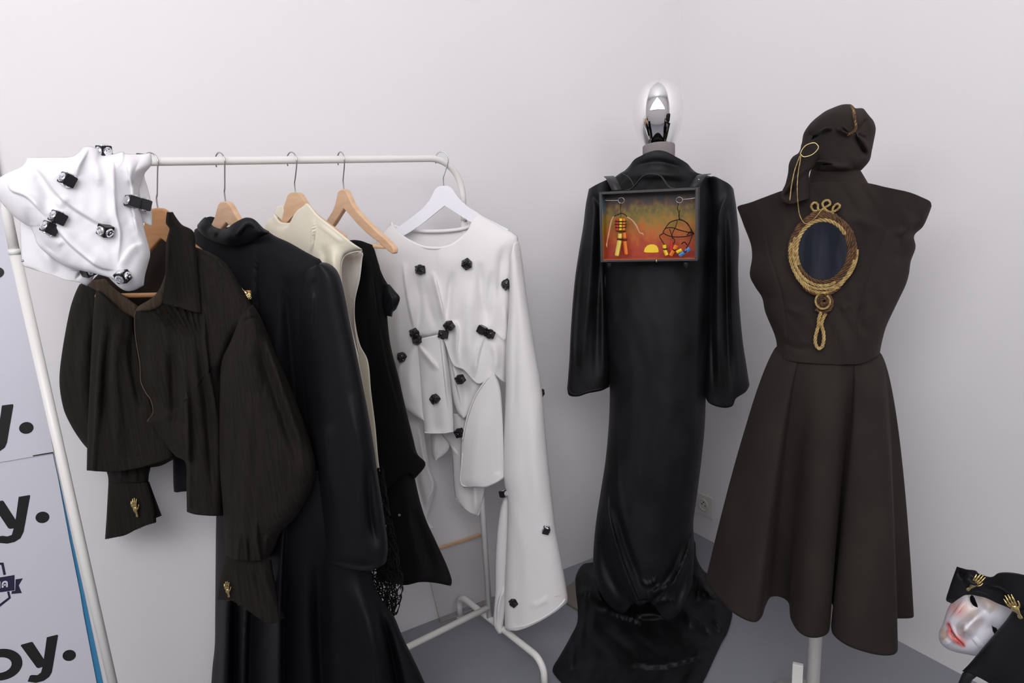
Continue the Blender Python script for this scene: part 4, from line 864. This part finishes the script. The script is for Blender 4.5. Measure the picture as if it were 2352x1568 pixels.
def wires(name, paths, r, m, par, d=0.028, tw=True):
    parts = []
    for p in paths:
        P = smooth3([X3(x, y, d) for x, y in p], 30)
        if tw and len(p) > 2:
            k = np.arange(30)[:, None]
            for ph in (0, pi): parts.append(tube_mesh(P+r*1.1*np.hstack([np.cos(k*1.5+ph)*.7, np.cos(k*1.5+ph)*.7, np.sin(k*1.5+ph)]), r, 5))
        else: parts.append(tube_mesh(P, r, 5))
    V, F = merge(parts); return mk(name, V, F, m, par)
tube('screw_eye', [X3(1388, 459.7), X3(1405, 460), X3(1419, 460)]+[X3(1427+7*cos(a), 460+6.5*sin(a)) for a in np.linspace(pi, 3*pi, 16)], 0.0008, M['chrome_wire'], cs, 6, n=70)
tube('screw_eye', [X3(1599.5, 454), X3(1585, 456), X3(1568, 458)]+[X3(1560.5+7.5*cos(a), 459+6.5*sin(a)) for a in np.linspace(0, 2*pi, 16)], 0.0008, M['chrome_wire'], cs, 6, n=70)
for k, (mm, x) in enumerate((('red', 1418), ('yellow', 1426), ('orange', 1433.5))):
    for y in (504.5, 512, 518.8, 525.5): stick('puppet_block', (x-.3*(y-504)/8, y-3), (x-.3*(y-504)/8, y+3), 7.6, M[mm], cs, .02)
stick('puppet_leg', (1424.5, 536), (1424, 547), 10, M['pale_yellow'], cs, .022); stick('puppet_leg', (1423.5, 552), (1417, 587), 11, M['pale_yellow'], cs, .02)
stick('puppet_leg', (1434.5, 534), (1435.3, 547), 8.5, M['orange'], cs, .022); stick('puppet_leg', (1435.5, 554), (1439, 584), 9, M['orange'], cs, .02)
tube('puppet_arm', [X3(1409.6, 497, .02), X3(1404.5, 507, .02), X3(1401, 522, .02), X3(1398, 538, .02), X3(1395, 552, .02), X3(1393.5, 561, .02), X3(1394, 568, .02)], np.interp(np.linspace(0, 1, 40), [0, .3, .6, .85, .93, 1], [1.6, 2.2, 1.9, 1.2, 2.2, .8])*ppm, M['doll'], cs, 8, n=40)
tube('puppet_arm', [X3(1439.7, 497.8, .02), X3(1452, 506, .02), X3(1462, 519, .02), X3(1467, 530, .02), X3(1470, 535, .02), X3(1475, 536, .02), X3(1478.6, 541, .02)], np.interp(np.linspace(0, 1, 40), [0, .3, .6, .8, .92, 1], [1.6, 1.9, 2.2, 1.4, 2.2, .8])*ppm, M['doll'], cs, 8, n=40)
wires('puppet_wire', [[(1426.5, 466), (1425, 478), (1426, 491)], [(1411, 496), (1419, 493), (1427, 490), (1434, 492), (1440, 497)], [(1412, 508), (1426, 509), (1439, 508)], [(1412, 515.5), (1426, 515), (1439, 515.5)], [(1413, 522), (1426, 522.5), (1439, 521.5)],
     [(1415, 530), (1426, 532), (1437, 531)], [(1417, 549), (1425, 550), (1431, 549.5)], [(1430, 550.5), (1436, 551.5), (1441, 550)], [(1426, 491), (1426, 500)]], 0.0007, M['dark_wire'], cs, .0155)
wires('puppet_wire', [[(1559, 466), (1556, 478), (1560, 490), (1560, 504)], [(1562, 482), (1559, 495), (1562, 504)], [(1560, 504), (1540, 510), (1528, 524), (1523, 534)], [(1556, 504), (1552, 520), (1545, 534), (1544, 545)], [(1562, 504), (1575, 510), (1586, 524), (1594, 537)],
     [(1560, 504), (1568, 506), (1580, 514), (1588, 530)], [(1523, 532), (1530, 524), (1545, 523), (1560, 528), (1580, 533), (1594, 537)], [(1523, 534), (1532, 540), (1550, 544), (1575, 543), (1594, 537)], [(1523, 536), (1515, 542), (1520, 552), (1526, 562)],
     [(1544, 545), (1550, 552), (1547, 560)], [(1590, 540), (1584, 556), (1576, 570)], [(1538, 526), (1541, 535), (1544, 545)], [(1565, 560), (1572, 556), (1578, 562)], [(1594, 537), (1586, 532), (1578, 540)]], 0.0009, M['dark_wire'], cs, .026)
for n_, a, b, w, mm in (('bead_block', (1526, 562), (1527, 570), 9, 'yellow'), ('bead_block', (1527, 573), (1532, 586), 8.5, 'yellow'), ('bead_block', (1542, 553), (1541, 575), 6, 'red'), ('bead_block', (1554, 563), (1549, 573), 10, 'orange'),
        ('bead_block', (1547, 575), (1540, 587), 9, 'orange'), ('bead_block', (1554, 579), (1566, 573), 8, 'yellow'), ('bead_block', (1585, 570), (1575, 577), 9, 'bluep'), ('bead_block', (1572, 579), (1560, 587), 9, 'bluep')):
    stick(n_, a, b, w, M[mm], cs, .018)
wires('bead_wire', [[(1523, 571), (1527, 573), (1533, 571)], [(1546, 572), (1549, 575), (1553, 573)], [(1570, 576), (1574, 579), (1577, 575)]], 0.0007, M['dark_wire'], cs, .013)
# handle, straps, feet, latch
def ribbon(name, pts, wv, m, par, t=0.0018):
    P = smooth3(pts, 50); wv = np.array(wv); V = np.vstack([P-wv/2, P+wv/2]); n = len(P)
    o = mk(name, V, [(i, i+1, n+i+1, n+i) for i in range(n-1)], m, par); solid(o, t); return o
hp_ = [X3(x, y, .012) for x, y in ((1436, 437), (1446, 435), (1455, 430), (1465, 419), (1473, 409), (1482, 402.5), (1499, 399), (1516, 403), (1524, 411), (1529, 419), (1538, 429.6), (1545, 432), (1553, 432))]
ribbon('carry_handle', hp_, -PX.n*0.024, M['leather'], cs, 0.002)
tube('handle_edge', [np.array(p)+PX.n*0.0005 for p in hp_], 0.0006, M['edge_tan'], cs, 5)
for x, y in ((1445, 436.5), (1542, 432.5)): V, F = lathe_v([(0.002, 0), (0.0015, 0.0015), (0.0002, 0.002)], X3(x, y, .004), 8); mk('rivet', V, F, M['chrome_wire'], cs)
def strap(pts, w):
    P = smooth3([tuple(PV.p(x, y, o)) for x, y, o in pts], 30); V = np.vstack([P-PV.t*w/2, P+PV.t*w/2]); o = mk('shoulder_strap', V, [(i, i+1, 31+i-0, 30+i) for i in range(29)], M['leather'], cs); solid(o, .002)
strap([(1417, 437, .150), (1409, 420, .140), (1403, 409, .115), (1398, 405, .07)], .026)
strap([(1594, 430, .150), (1603, 415, .140), (1612, 403, .115), (1622, 400, .07)], .024)
tube('hanging_loop', [tuple(PV.p(x, y, .155)) for x, y in ((1427, 398), (1441, 405), (1450, 415), (1456, 428))], .002, M['leather'], cs, 6)
V, F = lathe_v([(0.002, 0), (0.002, 0.002)], tuple(PV.p(1605, 413, .152)), 8); mk('rivet', V, F, M['gem'], cs)
for x in (1400, 1575):
    p = X3(x, 603, .02); V, F = lathe_v([(0.004, -.014), (0.007, -.002), (0.007, 0.002)], p, 12); mk('foot_stud', V, F, M['leather'], cs)
p = X3(1508, 600, -.0015); V, F = lathe_v([(0.0015, -.003), (0.002, 0.0), (0.0012, 0.006)], p, 8); mk('latch', V, F, M['gold'], cs)

# ------------------------------------------------------------------ brown dress with hand mirror on the second form
md = polar(1.7, 56.3); PM = Plane(md[0], md[1], -56.3)
f2 = root('dress_form', (md[0], md[1], 0), 'dress form on a white pole wearing the brown hood and sleeveless dress', 'dress form')
V, F = tube_mesh([(md[0], md[1], 0.03), (md[0], md[1], 1.35)], 0.0165, 24); mk('pole', V, F, M['rack'], f2)
V, F = lathe_v([(0.13, 0), (0.13, 0.012), (0.03, 0.024), (0.022, 0.05)], (md[0], md[1], 0), 40); mk('base', V, F, M['rack'], f2)
q = np.array([md[0], md[1], 0])-PM.t*0.025+PM.n*0.02
V, F = box_v((q[0]-PM.t[0]*.012, q[1]-PM.t[1]*.012, .115), 0, (.013, .006, .05), radians(-56)); bevel(mk('height_lever', V, F, M['rack'], f2, smooth=False), .002)
mh = PM.p(1914, 322)
V, F = lathe_v([(0.045, mh.z-.15), (0.042, mh.z-.085), (0.042, mh.z-.07), (0.047, mh.z-.04), (0.052, mh.z-.01), (0.050, mh.z+.02), (0.036, mh.z+.035), (0.002, mh.z+.045)], (mh.x+PM.n[0]*.035, mh.y+PM.n[1]*.035, 0), 40); mk('head', V, F, M['plastic'], f2)
dr = root('brown_dress', (md[0], md[1], 0.35), 'sleeveless dark brown dress with cap shoulders, high collar and flared skirt', 'dress')
bod = cloth('bodice', M['suede'], dr, PM,
      [(1694, 477), (1702, 498), (1710, 520), (1725, 560), (1728, 592), (1723, 631), (1735, 658), (1751, 683), (1759, 718), (1779, 766), (1785, 793), (1781, 812)],
      [(2139, 473), (2131, 495), (2119, 520), (2099, 541), (2102, 568), (2091, 600), (2087, 628), (2079, 655), (2060, 695), (2036, 746), (2026, 780), (2020, 810)],
      T=[(1698, 472), (1723, 465), (1755, 453), (1799, 437), (1855, 421), (1925, 417), (1990, 420), (2036, 430), (2087, 441), (2115, 452), (2135, 462)], B=[(1803, 825), (1838, 832), (1917, 837), (1977, 834), (2003, 824)],
      nu=150, nv=130, off=0.0, th=0.115, back=0.09, prof=2.8,
      folds=[([(1755, 455), (1758, 520), (1770, 590), (1795, 670), (1806, 750), (1812, 828)], 1.8, -0.0035), ([(2066, 448), (2040, 510), (2010, 590), (1985, 660), (1970, 740), (1966, 834)], 1.8, -0.0035), ([(1898, 421), (1897, 440), (1893, 462)], 1.5, -0.002),
             ([(1710, 500), (1735, 560), (1750, 600)], 12, -0.010), ([(2110, 500), (2080, 530), (2060, 545)], 10, 0.010, 1), ([(2060, 530), (2070, 570), (2060, 610)], 12, -0.010), ([(1740, 640), (1760, 700), (1790, 740)], 12, 0.006),
             ([(2050, 640), (2020, 700), (2000, 760)], 14, 0.006), ([(1800, 700), (1830, 716), (1850, 712)], 9, 0.005), ([(1960, 700), (1930, 710)], 8, 0.004), ([(1790, 780), (1830, 800), (1870, 795)], 8, -0.005), ([(1930, 500), (1990, 510), (2030, 540)], 14, 0.006), ([(1985, 690), (1975, 735), (1990, 770)], 8, -0.006)],
      wr=(0.0025, 45, 60, 31))
tube('waist_seam', [tuple(bod.at(x, y)) for x, y in ((1783, 811), (1803, 824), (1838, 831), (1880, 834), (1917, 836), (1950, 835.5), (1977, 833), (2003, 823), (2018, 812))], 0.0016, M['suede'], dr, 6)
cloth('collar', M['suede'], dr, PM, [(1866, 380), (1861, 400), (1856, 424)], [(1972, 386), (1982, 402), (1995, 424)], T=[(1915, 372)], B=[(1925, 421)], nu=40, nv=16, off=0.045, th=0.062, back=0.08, prof=2.2)
# skirt: a closed ring that flutes towards the hem
zh = 0.40; zw = PM.p(1905, 834, 0.11).z+0.004
wl, wr2 = PM.p(1783, 812, 0.0), PM.p(2019, 810, 0.0); wc = (wl+wr2)/2; rw = (wr2-wl).length/2
fr_px = [(1642, 1363), (1682, 1405), (1728, 1428), (1748, 1417), (1757, 1392), (1769, 1371), (1792, 1370), (1812, 1384), (1817, 1420), (1836, 1451), (1865, 1464), (1898, 1456), (1906, 1430), (1905, 1392), (1914, 1391), (1910, 1440), (1920, 1463), (1958, 1487), (2022, 1504), (2060, 1495), (2053, 1440), (2052, 1421), (2098, 1415)]
hem = [on_floor(np.array(float(x)), np.array(float(y)), zh)[:2] for x, y in fr_px]
cxy2 = np.array([md[0], md[1]])
def angof(p): return math.atan2(np.dot(p-cxy2, PM.n[:2]), np.dot(p-cxy2, PM.t[:2]))
a_end, a_start = angof(hem[-1]), angof(hem[0])
bk_pts = []
aa = a_end; stop = a_start-2*pi if a_start > a_end else a_start
a_back = np.linspace(a_end, a_start-2*pi, 16)[1:-1]
for k, a in enumerate(a_back):
    r = (0.27 if k % 2 else 0.17)-0.05*abs(cos(a))*0
    r = min(r, 0.20 if np.dot(PM.t[:2]*cos(a)+PM.n[:2]*sin(a), np.array([1, 0])) > .6 else r)
    bk_pts.append(cxy2+PM.t[:2]*r*cos(a)+PM.n[:2]*r*sin(a))
ring = np.array(hem+bk_pts); ring = resample(smooth_line(np.vstack([ring, ring[:1]])), 361)[:-1]
NV = 90; V = []; n = len(ring)
angs = np.unwrap([angof(p) for p in ring]); ks = np.ones(15)/15
angs_s = np.interp(np.arange(n), np.arange(n), angs)
span = angs[-1]-angs[0]; lin_a = np.linspace(angs[0], angs[0]+(-2*pi if span < 0 else 2*pi), n, endpoint=False)
angm = angs*0.5+lin_a*0.5
for j in range(NV+1):
    v = j/NV; g = v**0.7; dw = v**0.85
    for k in range(n):
        a = angm[k]; hull = 0.262
        w = np.array([wc.x, wc.y])+PM.t[:2]*rw*cos(a)+PM.n[:2]*0.105*sin(a)
        h0 = cxy2+PM.t[:2]*hull*cos(a)+PM.n[:2]*hull*sin(a)
        q = w*(1-g)+h0*g+(ring[k]-h0)*dw*(1.0)
        V.append((q[0], q[1], zw*(1-v)+zh*v))
F = [(j*n+k, j*n+(k+1) % n, (j+1)*n+(k+1) % n, (j+1)*n+k) for j in range(NV) for k in range(n)]
solid(mk('skirt', V, F, M['suede'], dr), 0.002)

# hood of the second form
h2 = root('brown_hood', tuple(PM.p(1925, 395)), 'dark brown wrapped hood with a hanging flap, metal ring and rope on the headed form', 'hood')
hb = cloth('hood_wrap', M['suede'], h2, PM,
      [(1873, 273), (1860, 286), (1847, 306), (1843, 326), (1840, 341), (1846, 362), (1858, 380), (1866, 396)],
      [(1991, 262), (2004, 276), (2010, 291), (2010, 303), (2006, 324), (2002, 344), (1996, 369), (1978, 390)],
      T=[(1893, 258), (1909, 250), (1934, 241), (1954, 241), (1964, 249), (1982, 250)], B=[(1890, 402), (1925, 400), (1955, 397)], nu=110, nv=100, off=0.03, th=0.10, back=0.08, prof=2.3, vprof=7,
      holes=[[(1864, 322), (1867, 312), (1872, 309.5), (1882, 309), (1878, 314.5), (1868, 320)], [(1882, 378.5), (1892, 375), (1904, 375), (1914, 377.5), (1900, 378.5)]],
      folds=[(f_[0], f_[1], f_[2]*1.35)+tuple(f_[3:]) for f_ in [([(1880, 305), (1890, 297), (1902, 293), (1912, 298)], 6, 0.014, 1), ([(1923, 291), (1938, 302), (1953, 308)], 6, 0.014, 1), ([(1936, 288), (1947, 298), (1956, 304)], 4, 0.008), ([(1963, 308), (1974, 330), (1990, 362)], 7, -0.020, 0), ([(1968, 302), (1984, 330), (1996, 352)], 9, 0.012),
             ([(1990, 272), (1976, 290), (1966, 300)], 3, -0.006), ([(1970, 305), (1980, 315), (1990, 316)], 5, -0.010), ([(1866, 372), (1890, 370), (1915, 374)], 5, 0.010, 1), ([(1900, 375), (1930, 385), (1960, 384)], 8, 0.008), ([(1852, 300), (1870, 320), (1878, 345)], 10, -0.010), ([(1955, 245), (1968, 270), (1966, 300)], 10, 0.006)]], wr=(0.0015, 40, 40, 41))
cloth('hood_flap', M['suede'], h2, PM, [(1842, 335), (1835, 351), (1821, 361), (1813, 376), (1811, 396), (1805, 422), (1798, 437), (1793, 452), (1798, 464)], [(1876, 345), (1878, 362), (1868, 382), (1858, 396), (1858, 425), (1858, 455)], B=[(1813, 468), (1830, 465)],
      nu=50, nv=60, off=0.128, th=0.02, folds=[([(1862, 382), (1840, 394), (1818, 418), (1797, 448)], 7, 0.012, -1), ([(1800, 455), (1815, 440), (1822, 425)], 6, -0.014), ([(1845, 345), (1830, 370), (1822, 400)], 9, 0.006)])
def PMp(x, y, o=.16): return tuple(PM.p(x, y, o))
tube('metal_ring', [PMp(x, y, .163) for x, y in ((1838, 353), (1843, 343), (1851, 334), (1863, 329), (1873, 329), (1880, 338), (1873, 349), (1861, 357), (1846, 360))], 0.0011, M['gold'], h2, 8, closed=True)
tube('cord', [PMp(x, y) for x, y in ((1839, 355), (1835, 364), (1825, 392), (1818, 427), (1814, 460))], 0.0011, M['straw'], h2, 6)
tube('cord', [PMp(1840, 355), PMp(1837, 375), PMp(1833, 399), PMp(1831, 436), PMp(1834, 479, .14), PMp(1838, 497, .135), PMp(1846, 511, .135), PMp(1855, 513, .135), PMp(1872, 500.6, .135), PMp(1889, 479, .135)], 0.0010, M['straw'], h2, 6)
def rope(name, pts, r, m, par, closed=False, strands=3, pitch=3.2, m_list=None):
    P = np.asarray([list(p) for p in pts], float)
    L = np.linalg.norm(np.diff(P, axis=0), axis=1).sum(); n = int(max(30, L/(r*0.55)))
    P = smooth3(np.vstack([P, P[:1]]) if closed else P, n)
    T = np.gradient(P, axis=0); T /= np.linalg.norm(T, axis=1)[:, None]
    Nn = np.cross(T, PM.n); Nn /= np.linalg.norm(Nn, axis=1)[:, None]; Bn = np.cross(T, Nn)
    s = np.arange(n)*L/n; parts = []
    for k in range(strands):
        ph = 2*pi*k/strands+s/(r*pitch)*2*pi*0.5
        parts.append(tube_mesh(P+r*.6*(np.cos(ph)[:, None]*Nn+np.sin(ph)[:, None]*Bn), r*.5, 6))
    V, F = merge(parts); return mk(name, V, F, m, par)
rope('hood_rope', [tuple(hb.at(x, y)+Vector(PM.n)*.003) for x, y in ((1952, 243), (1959, 250), (1962, 265), (1964, 280), (1965, 293), (1962, 300), (1955, 306), (1948, 309))], 0.0032, M['rope'], h2)
rope('hood_rope', [tuple(hb.at(x, y)+Vector(PM.n)*.0035) for x, y in ((1956, 246), (1961, 256), (1963, 270), (1965, 285), (1966, 297))], 0.0018, M['straw'], h2)
tube('bead_tail', [tuple(hb.at(x, y)+Vector(PM.n)*.004) for x, y in ((1966, 304), (1969, 312), (1972, 320))], 0.0015, M['gem_black'], h2, 6)

hm = root('hand_mirror', tuple(PM.p(1885, 800, .12)), 'oval hand mirror framed in straw and brown braid, fixed on the brown dress', 'mirror')
mo = bod.at(1890, 576); offm = float(np.dot(np.array(mo)-PM.b, PM.n))+0.010
def MP(x, y, o=0.0): return tuple(PM.p(x, y, offm+o))
ov = ring_poly(1889.5, 575.5, 56, 67, 0.06, 64)
Vc = [MP(x, y, .002) for x, y in ov]; Vb = [MP(x, y, -.003) for x, y in ov]
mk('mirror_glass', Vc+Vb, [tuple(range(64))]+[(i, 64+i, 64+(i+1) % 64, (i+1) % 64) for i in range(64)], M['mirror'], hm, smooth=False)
ob = ring_poly(1889.5, 577, 76, 90, 0.06, 64); mk('backing', [MP(x, y, -.003) for x, y in ob]+[MP(x, y, -.009) for x, y in ob], [tuple(range(64))]+[(i, 64+i, 64+(i+1) % 64, (i+1) % 64) for i in range(64)], M['rope'], hm, smooth=False)
def orp(rx, ry, a0, a1, m, r, dy=0, o=0.002, dx=0, jit=0, seed=1):
    rj = random.Random(seed); full = abs(a1-a0) > 359
    pts = [MP(1889.5+dx+(rx+rj.uniform(-jit, jit))*cos(radians(a))*cos(.06)-ry*sin(radians(a))*sin(.06), 576+dy+rx*cos(radians(a))*sin(.06)+(ry+rj.uniform(-jit, jit))*sin(radians(a))*cos(.06), o) for a in np.linspace(a0, a1, 40)[:-1 if full else None]]
    return rope('braid', pts, r, M[m], hm, closed=full)
orp(60.5, 71, 150, 325, 'straw', .0042, o=.003); orp(60.5, 71, -35, 150, 'rope', .0040, jit=.6)
orp(68.5, 79, 0, 360, 'rope', .0042, jit=.8, seed=3); orp(76, 85, 165, 375, 'rope', .0036, dy=1, jit=.8, seed=5)
orp(68, 80, 60, 200, 'straw', .0034, o=.005, jit=.8, seed=6); orp(75, 87, 10, 190, 'straw', .0034, o=.004, dy=1, jit=1, seed=7); orp(72, 93, 40, 150, 'straw', .0034, o=.003, dy=3, jit=.8, seed=8)
orp(80, 88, -5, 60, 'straw', .0022, o=.004, seed=9); orp(70, 97, 50, 125, 'rope', .0036, dy=4, o=.001, jit=1, seed=10)
rope('braid', [MP(x, y, .001) for x, y in ((1862, 494), (1875, 489), (1890, 486), (1905, 488), (1920, 496))], .0042, M['rope'], hm)
rope('braid', [MP(x, y, .001) for x, y in ((1850, 503), (1870, 494), (1890, 492), (1912, 495), (1930, 504))], .0042, M['rope'], hm)
rope('crown_loop', [MP(x, y, .003) for x, y in ((1877, 484), (1868, 483), (1863, 473), (1870, 465), (1878, 469), (1879, 480), (1886, 483), (1892, 478), (1899, 474), (1907, 468), (1903, 460), (1894, 461), (1889, 468), (1893, 477), (1902, 485), (1912, 486), (1923, 481), (1929, 473), (1923, 468), (1915, 474), (1912, 483), (1913, 492))], .0022, M['straw'], hm)
sp_ = [(1891.5+(3+19*t)*cos(t*15), 694+(3+20*t)*sin(t*15)) for t in np.linspace(0, 1, 40)]
rope('rosette', [MP(x, y, .006-.006*k/40) for k, (x, y) in enumerate(sp_)], .0042, M['rope'], hm)
sp2 = [(1891+(15+4*t)*cos(t*6-1), 692+(15+5*t)*sin(t*6-1)) for t in np.linspace(0, 1, 14)]
rope('rosette', [MP(x, y, .009) for x, y in sp2], .0020, M['straw'], hm)
rope('handle_loop', [MP(x, y, .003) for x, y in ((1886, 716), (1881, 732), (1880, 745), (1877, 758), (1873, 774), (1873, 789), (1880, 800), (1888, 796), (1892, 780), (1891, 762), (1887, 747), (1889, 735), (1896, 720))], .0036, M['straw'], hm)

# ------------------------------------------------------------------ painted mask with black velvet head cloth
mm_ = polar(1.36, 66.4); PF = Plane(mm_[0], mm_[1], -62)
mr_ = root('mask_stand', (mm_[0], mm_[1], 0), 'thin black stand that carries the painted mask at the bottom right corner', 'stand')
pa = PF.p(2250, 1530, -.03)
tube('pole', [tuple(pa), tuple(PF.p(2222, 1553, -.03)), tuple(PF.p(2206, 1590, -.03)), (float(PF.p(2200, 1590, -.03).x), float(PF.p(2200, 1590, -.03).y), 0.01)], 0.009, M['leather'], mr_, 10, raw=True)
pz = PF.p(2200, 1590, -.03); V, F = lathe_v([(.11, 0), (.11, .01), (.012, .02)], (pz.x, pz.y, 0), 32); mk('base', V, F, M['leather'], mr_)
mk_ = root('face_mask', tuple(PF.p(2230, 1500)), 'tilted white face mask with rosy cheeks and red lips under black velvet', 'mask')
eye1 = [(2232, 1365.5), (2228, 1369), (2227, 1377), (2232, 1387), (2239, 1393), (2247, 1396), (2246, 1387), (2241, 1375), (2237, 1368)]
eye2 = [(2277, 1435), (2279, 1448), (2284, 1457), (2292, 1462), (2300, 1462), (2296, 1450), (2287, 1440)]
slit = [(2183, 1447), (2188, 1453), (2194, 1463), (2193, 1464.5), (2186, 1457)]
face = cloth('mask_face', M['face'], mk_, PF, [(2235, 1350), (2205, 1368), (2186, 1385), (2176, 1403), (2167, 1432), (2158, 1452), (2158, 1468)], [(2335, 1345), (2350, 1400), (2345, 1450), (2305, 1492), (2275, 1503), (2250, 1506), (2235, 1504)], T=[(2285, 1335)],
      B=[(2165, 1480), (2177, 1489), (2195, 1496), (2215, 1500)], nu=130, nv=130, off=0.0, th=0.05, prof=2.2, vprof=6, holes=[eye1, eye2, slit], thick=0.002,
      folds=[([(2268, 1402), (2246, 1416), (2226, 1434), (2216, 1446)], 12, 0.030, 0, 'start'), ([(2219, 1444), (2221, 1445)], 13, 0.012, 0, 'none'), ([(2212, 1436), (2214, 1434)], 6, 0.007, 0, 'none'), ([(2228, 1452), (2230, 1451)], 7, 0.007, 0, 'none'),
             ([(2231, 1372), (2246, 1394)], 15, -0.010, 0, 'none'), ([(2280, 1440), (2298, 1460)], 14, -0.010, 0, 'none'), ([(2248, 1362), (2262, 1382), (2280, 1404)], 9, 0.006), ([(2181, 1434), (2188, 1446), (2196, 1462), (2213, 1481)], 6, 0.008, 0), ([(2180, 1432), (2188, 1452), (2196, 1464), (2214, 1482)], 1.8, -0.006),
             ([(2176, 1440), (2182, 1460), (2200, 1480)], 4.5, 0.005), ([(2166, 1464), (2180, 1484)], 12, 0.006), ([(2196, 1398), (2204, 1404)], 16, 0.006), ([(2240, 1478), (2250, 1470)], 18, 0.004)])
# make-up painted on the mask, with nose and brow shading in the colour
me = face.o.data; ca = me.color_attributes.new('makeup_shading', 'FLOAT_COLOR', 'POINT'); fx, fy = face.px.ravel(), face.py.ravel()
base = np.tile(np.array(lin((226, 225, 232))), (len(fx), 1))
def dab(poly, w, col, s):
    global base
    d, t, sg = poly_dist(fx, fy, poly); k = (np.exp(-(d/w)**2)*s)[:, None]; base = base*(1-k)+np.array(lin(col))*k
dab([(2194, 1396), (2204, 1400)], 17, (224, 150, 145), .75); dab([(2215, 1395), (2235, 1402)], 14, (232, 206, 178), .4); dab([(2262, 1372), (2280, 1388)], 15, (226, 196, 166), .6); dab([(2216, 1418), (2236, 1412)], 8, (222, 194, 162), .35)
dab([(2166, 1450), (2172, 1462)], 8, (222, 176, 130), .7); dab([(2205, 1440), (2225, 1452), (2250, 1425)], 8, (216, 190, 162), .4); dab([(2200, 1462), (2212, 1472)], 8, (226, 150, 140), .7)
dab([(2179.5, 1433), (2184, 1447), (2192, 1461), (2212, 1480)], 5.2, (216, 84, 76), .97); dab([(2180, 1450), (2192, 1470), (2205, 1476)], 4.2, (222, 104, 92), .9)
dab([(2180, 1432), (2186, 1445), (2197, 1462), (2216, 1483)], 1.3, (130, 40, 44), .8)
dab([(2226, 1366), (2226, 1378), (2233, 1391)], 2.2, (176, 160, 110), .5)
for i in range(len(me.vertices)):
    ca.data[i].color = (*base[i], 1)
nt = M['face'].node_tree; at_ = nt.nodes.new('ShaderNodeVertexColor'); at_.layer_name = 'makeup_shading'; nt.links.new(at_.outputs['Color'], nt.nodes['Principled BSDF'].inputs['Base Color'])
hc = root('mask_head_cloth', tuple(PF.p(2300, 1550)), 'black velvet head cloth with gold skeleton-hand pins wrapped around the painted mask', 'head cloth')
cloth('cloth_brim', M['velvet'], hc, PF, [(2199, 1301), (2189, 1328), (2181, 1352), (2174, 1376), (2180, 1382), (2187, 1385)], [(2390, 1330), (2390, 1360), (2385, 1400), (2370, 1420), (2350, 1424), (2329, 1406)],
      T=[(2218, 1307), (2240, 1310), (2250, 1318), (2277, 1325), (2295, 1315.5), (2323, 1315), (2352, 1320)], B=[(2203, 1373), (2229, 1358), (2255, 1359), (2284, 1372), (2313, 1384)], nu=90, nv=50, off=0.055, th=0.03,
      folds=[([(2215, 1320), (2235, 1340), (2250, 1335)], 7, 0.01), ([(2260, 1340), (2300, 1350), (2330, 1375)], 5, 0.012, 1), ([(2200, 1310), (2222, 1330)], 7, -0.012)])
cloth('cloth_drape', M['velvet'], hc, PF, [(2329, 1400), (2310, 1427), (2286, 1455), (2244, 1505), (2226, 1526), (2211, 1541)], [(2400, 1400), (2420, 1480), (2430, 1560), (2420, 1640)], B=[(2238, 1550), (2275, 1570), (2330, 1610)], nu=50, nv=60, off=0.06, th=0.02)
cloth('cloth_back', M['velvet'], hc, PF, [(2230, 1340), (2215, 1372), (2210, 1390)], [(2390, 1340), (2400, 1500), (2400, 1600)], B=[(2290, 1500)], nu=20, nv=20, off=-0.02, th=-0.03)
def pinat(w, f, o):
    a, b = PF.p(*w, o), PF.p(*f, o); hand_pin(hc, (a+b)/2, PF.n, b-a, (b-a).length, 'hand_pin')
pinat((2222, 1352), (2257, 1318), .082); pinat((2344, 1416), (2313, 1362), .088)
#@@END@@
